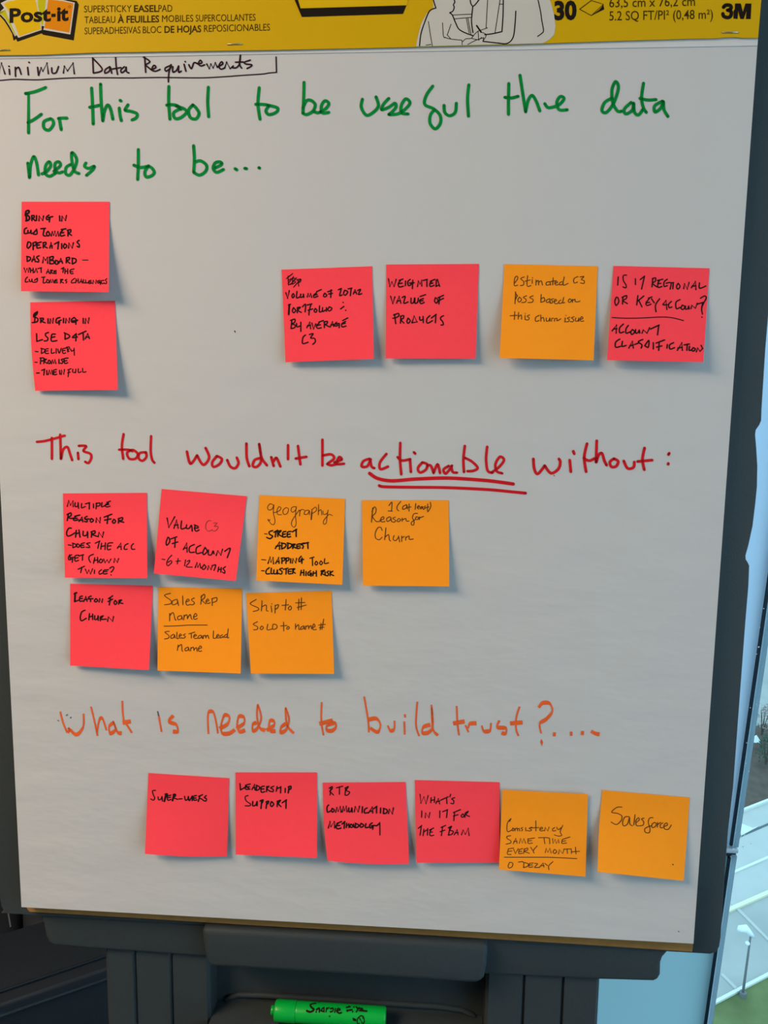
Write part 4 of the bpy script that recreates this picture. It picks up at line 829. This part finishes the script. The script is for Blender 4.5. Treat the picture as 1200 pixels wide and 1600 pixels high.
note('orange', [(247.7, 917.3), (378.3, 920), (376, 1052.3), (246, 1047.7)], (0.006, 0.010), 'orange sticky note with a line drawn under two of its text lines', '''
235 165 165 190 235 245 240 285 165 300 / 310 235 260 255 260 300 315 280 315 240 330 310 / 378 195 380 300 / 420 265 455 250 440 230 415 265 430 305 465 295 / 515 220 480 240 515 275 495 300 460 295
600 190 590 295 / 590 210 630 175 635 215 600 245 / 600 245 650 290 / 655 260 685 250 670 230 650 265 670 285 700 275 / 722 225 725 310 / 720 230 775 215 775 255 725 275
225 400 225 490 / 225 430 265 390 290 475 300 475 / 360 425 320 440 325 475 365 460 365 430 375 470 / 395 420 390 475 / 392 440 425 415 435 465 / 437 455 465 412 480 460 490 470 / 505 445 545 425 530 400 505 435 515 470 550 460
160 550 300 547 450 538 665 537
220 610 170 620 215 660 210 690 165 700 / 270 645 240 665 245 695 275 680 280 650 290 690 / 310 620 310 695 330 690 / 340 670 365 655 350 640 335 665 345 690 370 685 / 410 640 385 655 410 670 395 690 370 690
450 640 520 620 / 478 632 480 690 / 510 670 540 660 525 645 505 670 520 695 550 690 / 590 655 560 670 565 695 595 680 600 660 608 695 / 620 660 618 695 / 620 670 642 655 650 690 / 650 678 670 655 685 695
740 605 738 690 775 685 / 775 675 805 660 790 645 775 670 785 690 810 685 / 845 650 815 670 825 690 850 670 855 685 / 895 645 865 665 875 685 905 665 / 912 580 900 685 918 682
325 770 315 835 / 320 800 362 765 370 835 380 845 / 440 795 405 815 410 840 445 825 445 800 455 840 / 475 800 470 840 / 472 815 502 795 510 835 / 512 825 538 800 548 845 / 560 820 600 800 585 780 560 815 570 845 600 840''', 9, K, (235, 905), ink_m='brownink')
note('orange', [(384.6, 927), (518, 923.3), (522, 1053), (392, 1052.4)], (0.007, 0.007), 'orange sticky note with two number signs, beside the note with an underline', '''
190 200 120 250 215 300 210 325 155 340 / 258 215 250 335 / 252 290 305 265 310 330 328 335 / 365 275 372 348 / 370 250 374 252 / 412 265 410 360 / 410 275 450 260 440 300 412 315
540 200 530 325 / 490 270 570 262 / 590 275 565 300 580 325 605 300 590 275 / 690 195 685 325 / 720 180 715 320 / 650 240 760 235 / 670 295 775 265
205 460 155 490 205 520 200 550 160 555 / 255 510 235 535 250 555 275 530 255 510 / 325 490 318 555 375 545 / 400 490 385 495 385 550 430 535 430 500 395 488
510 465 512 570 / 475 510 550 505 / 565 515 545 540 560 550 580 530 565 515
650 485 650 550 / 650 530 685 495 690 550 705 550 / 740 510 710 530 715 550 745 535 750 510 755 550 / 770 510 768 550 / 770 525 798 505 805 545 / 806 530 830 505 840 545 / 850 530 880 515 865 485 850 525 860 555 895 550
950 480 940 555 / 980 430 960 550 / 920 500 1000 492 / 930 530 985 525''', 9, K, (375, 910), ink_m='brownink')
note('coral', [(232, 1208), (358, 1216), (354.7, 1338), (226.3, 1334.3)], (0.010, 0.004), 'coral sticky note with one hyphenated line, left end of the bottom row', '''
*11 210 300 175 305 185 355 200 385 185 415 155 400 / 240 375 245 410 275 400 285 370 290 425 / *18 335 340 312 428 / *12 320 345 350 340 340 375 / 390 355 350 370 355 415 390 405 / 355 385 385 380 / *18 428 345 408 420 / *12 415 350 445 345 440 370 420 385 470 405 / 485 400 522 398 / *13 550 370 560 415 585 405 595 370 / 595 370 605 420 640 365 / 640 365 640 420 / 690 360 655 370 660 415 695 410 / 655 390 685 388 / 715 370 760 350 / 730 365 710 430 / 735 395 760 405 / 805 360 780 385 805 395 800 425 765 415''', 12, K, (215, 1195), bow=(0, 2))
note('coral', [(368, 1207), (495.3, 1207), (495, 1340.6), (368, 1335.3)], (0.008, 0.011), 'coral sticky note with two short lines, second in the bottom row', '''
150 220 155 295 / 155 295 215 260 / 270 225 220 240 215 285 265 285 / 215 262 260 258 / 215 240 260 285 / !290 290 320 230 325 295 / 300 270 325 268 / 345 240 340 300 / 340 240 380 260 370 290 340 300 / 435 250 400 260 400 320 440 315 / 400 285 430 282 / 465 255 460 315 / 460 258 490 252 465 280 500 310 / 545 250 510 270 540 290 535 315 505 310 / !575 310 585 255 / 580 280 620 265 / !628 255 625 330 / 680 275 678 325 / *15 725 255 715 330 / 715 260 745 250 745 280 720 292
*11 245 360 210 375 225 425 275 460 260 480 210 480 / *14 300 430 300 480 335 470 350 430 350 480 / 405 415 395 512 / 385 425 420 410 410 445 / 465 430 455 510 / 455 435 485 425 480 450 460 462 / 520 430 505 465 520 490 545 460 520 430 / 590 425 585 490 / 585 430 625 415 600 455 630 490 / 645 445 695 410 / 690 412 688 510''', 13, K, (355, 1195))
note('coral', [(504.3, 1223), (633.7, 1222), (639.3, 1349.7), (511.7, 1345)], (0.009, 0.008), 'coral sticky note starting with three spaced capitals, third in the bottom row', '''
*11 165 195 155 280 / 145 200 180 180 180 205 150 235 / 155 240 195 278 / 230 195 305 175 / 265 190 265 270 / 340 190 330 280 / 330 200 370 180 345 225 385 245 360 280 330 280
*14 140 395 120 420 125 480 160 465 / 180 435 170 465 185 480 205 455 180 435 / !220 480 235 425 250 470 275 415 285 480 / !300 475 310 415 325 460 345 410 355 475 / 375 430 375 475 400 470 410 430 415 480 / !440 475 450 415 485 475 500 410 / 535 415 530 485 / 590 430 560 450 560 490 595 485 / !605 490 650 420 655 490 / 620 470 655 465 / 665 440 705 410 / 700 412 700 490 / 748 430 745 490 / 785 435 780 490 / 780 435 825 455 815 490 780 497 / !840 495 850 445 885 500 898 430
!135 665 155 590 165 650 205 590 210 665 / 235 612 290 590 / 250 610 225 640 240 675 285 665 / 230 640 270 635 / 295 620 330 590 / 325 592 320 670 / !345 660 350 610 / 348 635 372 630 / !375 615 378 660 / 400 620 388 645 405 660 425 640 400 620 / 430 620 435 655 / 455 610 450 660 / 450 610 490 630 480 655 450 662 / 520 610 505 640 520 658 550 635 520 610 / 575 615 570 660 610 655 / 650 605 620 630 625 665 655 650 / 640 640 675 635 / 660 640 655 680 / 680 635 700 640 735 610 / *11 738 600 740 748''', 13, K, (495, 1205), bow=(-2.0, 2.5))
note('coral', [(648.3, 1219), (780.6, 1222.3), (780.3, 1347.7), (650.3, 1348)], (0.008, 0.004), 'coral sticky note with three lines, partly overlapped at its right by an orange note', '''
!160 270 170 375 205 300 230 380 255 285 / !285 370 290 310 / 285 345 320 335 / !330 300 328 365 / !345 380 375 320 390 385 / 350 360 390 350 / 400 340 490 300 / 470 310 475 380 / 518 270 510 300 / 565 310 530 325 555 345 550 380 520 375
180 465 178 540 / !220 545 225 490 265 545 275 485 / 392 465 390 545 / 425 475 485 450 / 480 452 470 545
550 485 635 450 / 565 480 555 580 / 550 525 605 510 / 660 500 640 525 655 540 680 520 660 500 / 690 490 685 540 / 690 490 725 470 700 510 740 530
140 670 180 635 / 175 640 160 750 / !195 755 205 680 / 200 715 235 690 / !250 670 245 750 / 270 690 320 665 / 295 680 275 715 280 755 320 750 / 275 715 305 712
405 660 460 635 / 425 650 410 755 / 395 710 450 690 / 510 655 495 745 / 490 665 530 645 510 690 550 705 530 740 490 748 / !560 745 595 685 605 745 / 570 725 605 720 / !645 745 665 690 690 740 725 670 735 755''', 11, K, (635, 1205))
note('orange', [(785, 1234.3), (918.7, 1241), (914.7, 1369.7), (779.6, 1358.7)], (0.0085, 0.008), 'orange sticky note with four lines of thin writing, overlapping a coral note', '''
195 440 215 405 175 450 165 530 180 560 220 540 / 235 515 225 540 240 550 250 525 235 515 / 262 520 260 550 / 262 530 285 515 290 550 / 290 530 310 520 315 550 / 350 510 330 520 350 535 335 550 / 385 510 388 550 / 460 505 425 520 455 535 440 550 400 545 / 505 430 505 550 / 440 515 540 510 / 550 535 585 520 570 505 550 530 560 550 595 545 / !605 550 615 510 645 550 660 505 / 725 510 700 530 705 550 740 545 / 750 505 765 535 805 510 / 820 485 790 560 810 600 770 610 720 595
210 605 165 615 170 640 210 665 210 690 155 705 / !240 700 270 635 285 695 / 245 675 285 670 / !310 695 325 640 345 690 365 640 385 695 / 415 640 415 695 465 692 / 410 645 490 632 / 415 668 455 662 / 535 630 630 628 665 635 / 600 630 610 700 / 665 640 668 700 / !700 640 705 695 730 650 745 695 770 650 775 690 / 815 650 810 695 865 690 / 815 650 905 620 / 812 672 855 665
185 760 170 820 215 825 / 180 760 245 750 / 178 790 225 785 / !245 765 265 815 300 755 / 310 770 305 815 345 812 / 308 770 350 755 / 308 792 340 788 / 370 760 360 815 / 365 765 410 750 405 775 370 790 430 812 / 445 740 465 775 / 520 725 475 780 485 810
!615 805 625 755 645 800 670 755 685 810 / 725 765 705 795 725 815 750 790 725 765 / !770 820 780 770 820 815 835 760 / 835 765 915 760 / 870 765 875 815 / !920 760 922 815 / 925 795 1015 788 / !968 740 975 820
135 858 400 858 700 860 985 875
195 920 180 960 190 985 225 970 235 930 210 918 195 920 / 300 915 350 908 / 365 920 360 980 / 350 915 415 935 405 965 360 980 / 430 930 425 975 470 970 / 430 930 475 925 / 428 952 465 948 / 490 930 525 935 490 978 550 975 / !545 980 590 925 600 975 / 555 960 600 955 / 610 930 640 955 / 705 910 655 960 660 1005''', 8.5, K, (770, 1225), ink_m='brownink', base=0.0024)
note('orange', [(941.3, 1234.6), (1077.7, 1246.3), (1068.3, 1376.3), (933.7, 1362.3)], (0.015, 0.007), 'orange sticky note with a single script word, right end of the bottom row', '''
350 270 290 275 230 330 300 345 350 375 340 430 285 475 225 445 / 440 385 390 385 360 440 370 490 415 470 440 395 445 470 475 490 / 505 360 490 480 / 520 450 555 420 545 395 515 430 520 485 550 490 / 610 400 580 410 605 440 600 480 560 490 / 715 395 675 400 660 450 680 520 670 570 625 565 620 525 660 500 700 490 / 735 450 705 470 705 510 740 500 755 465 735 450 / 770 450 765 505 / 770 475 805 450 / 830 455 800 480 805 515 830 510 / 840 500 885 480 875 455 845 480 850 525 895 530 930 480 / *12 945 942 952 946''', 9.5, K, (925, 1225), ink_m='brownink', bow=(-1.5, 0))
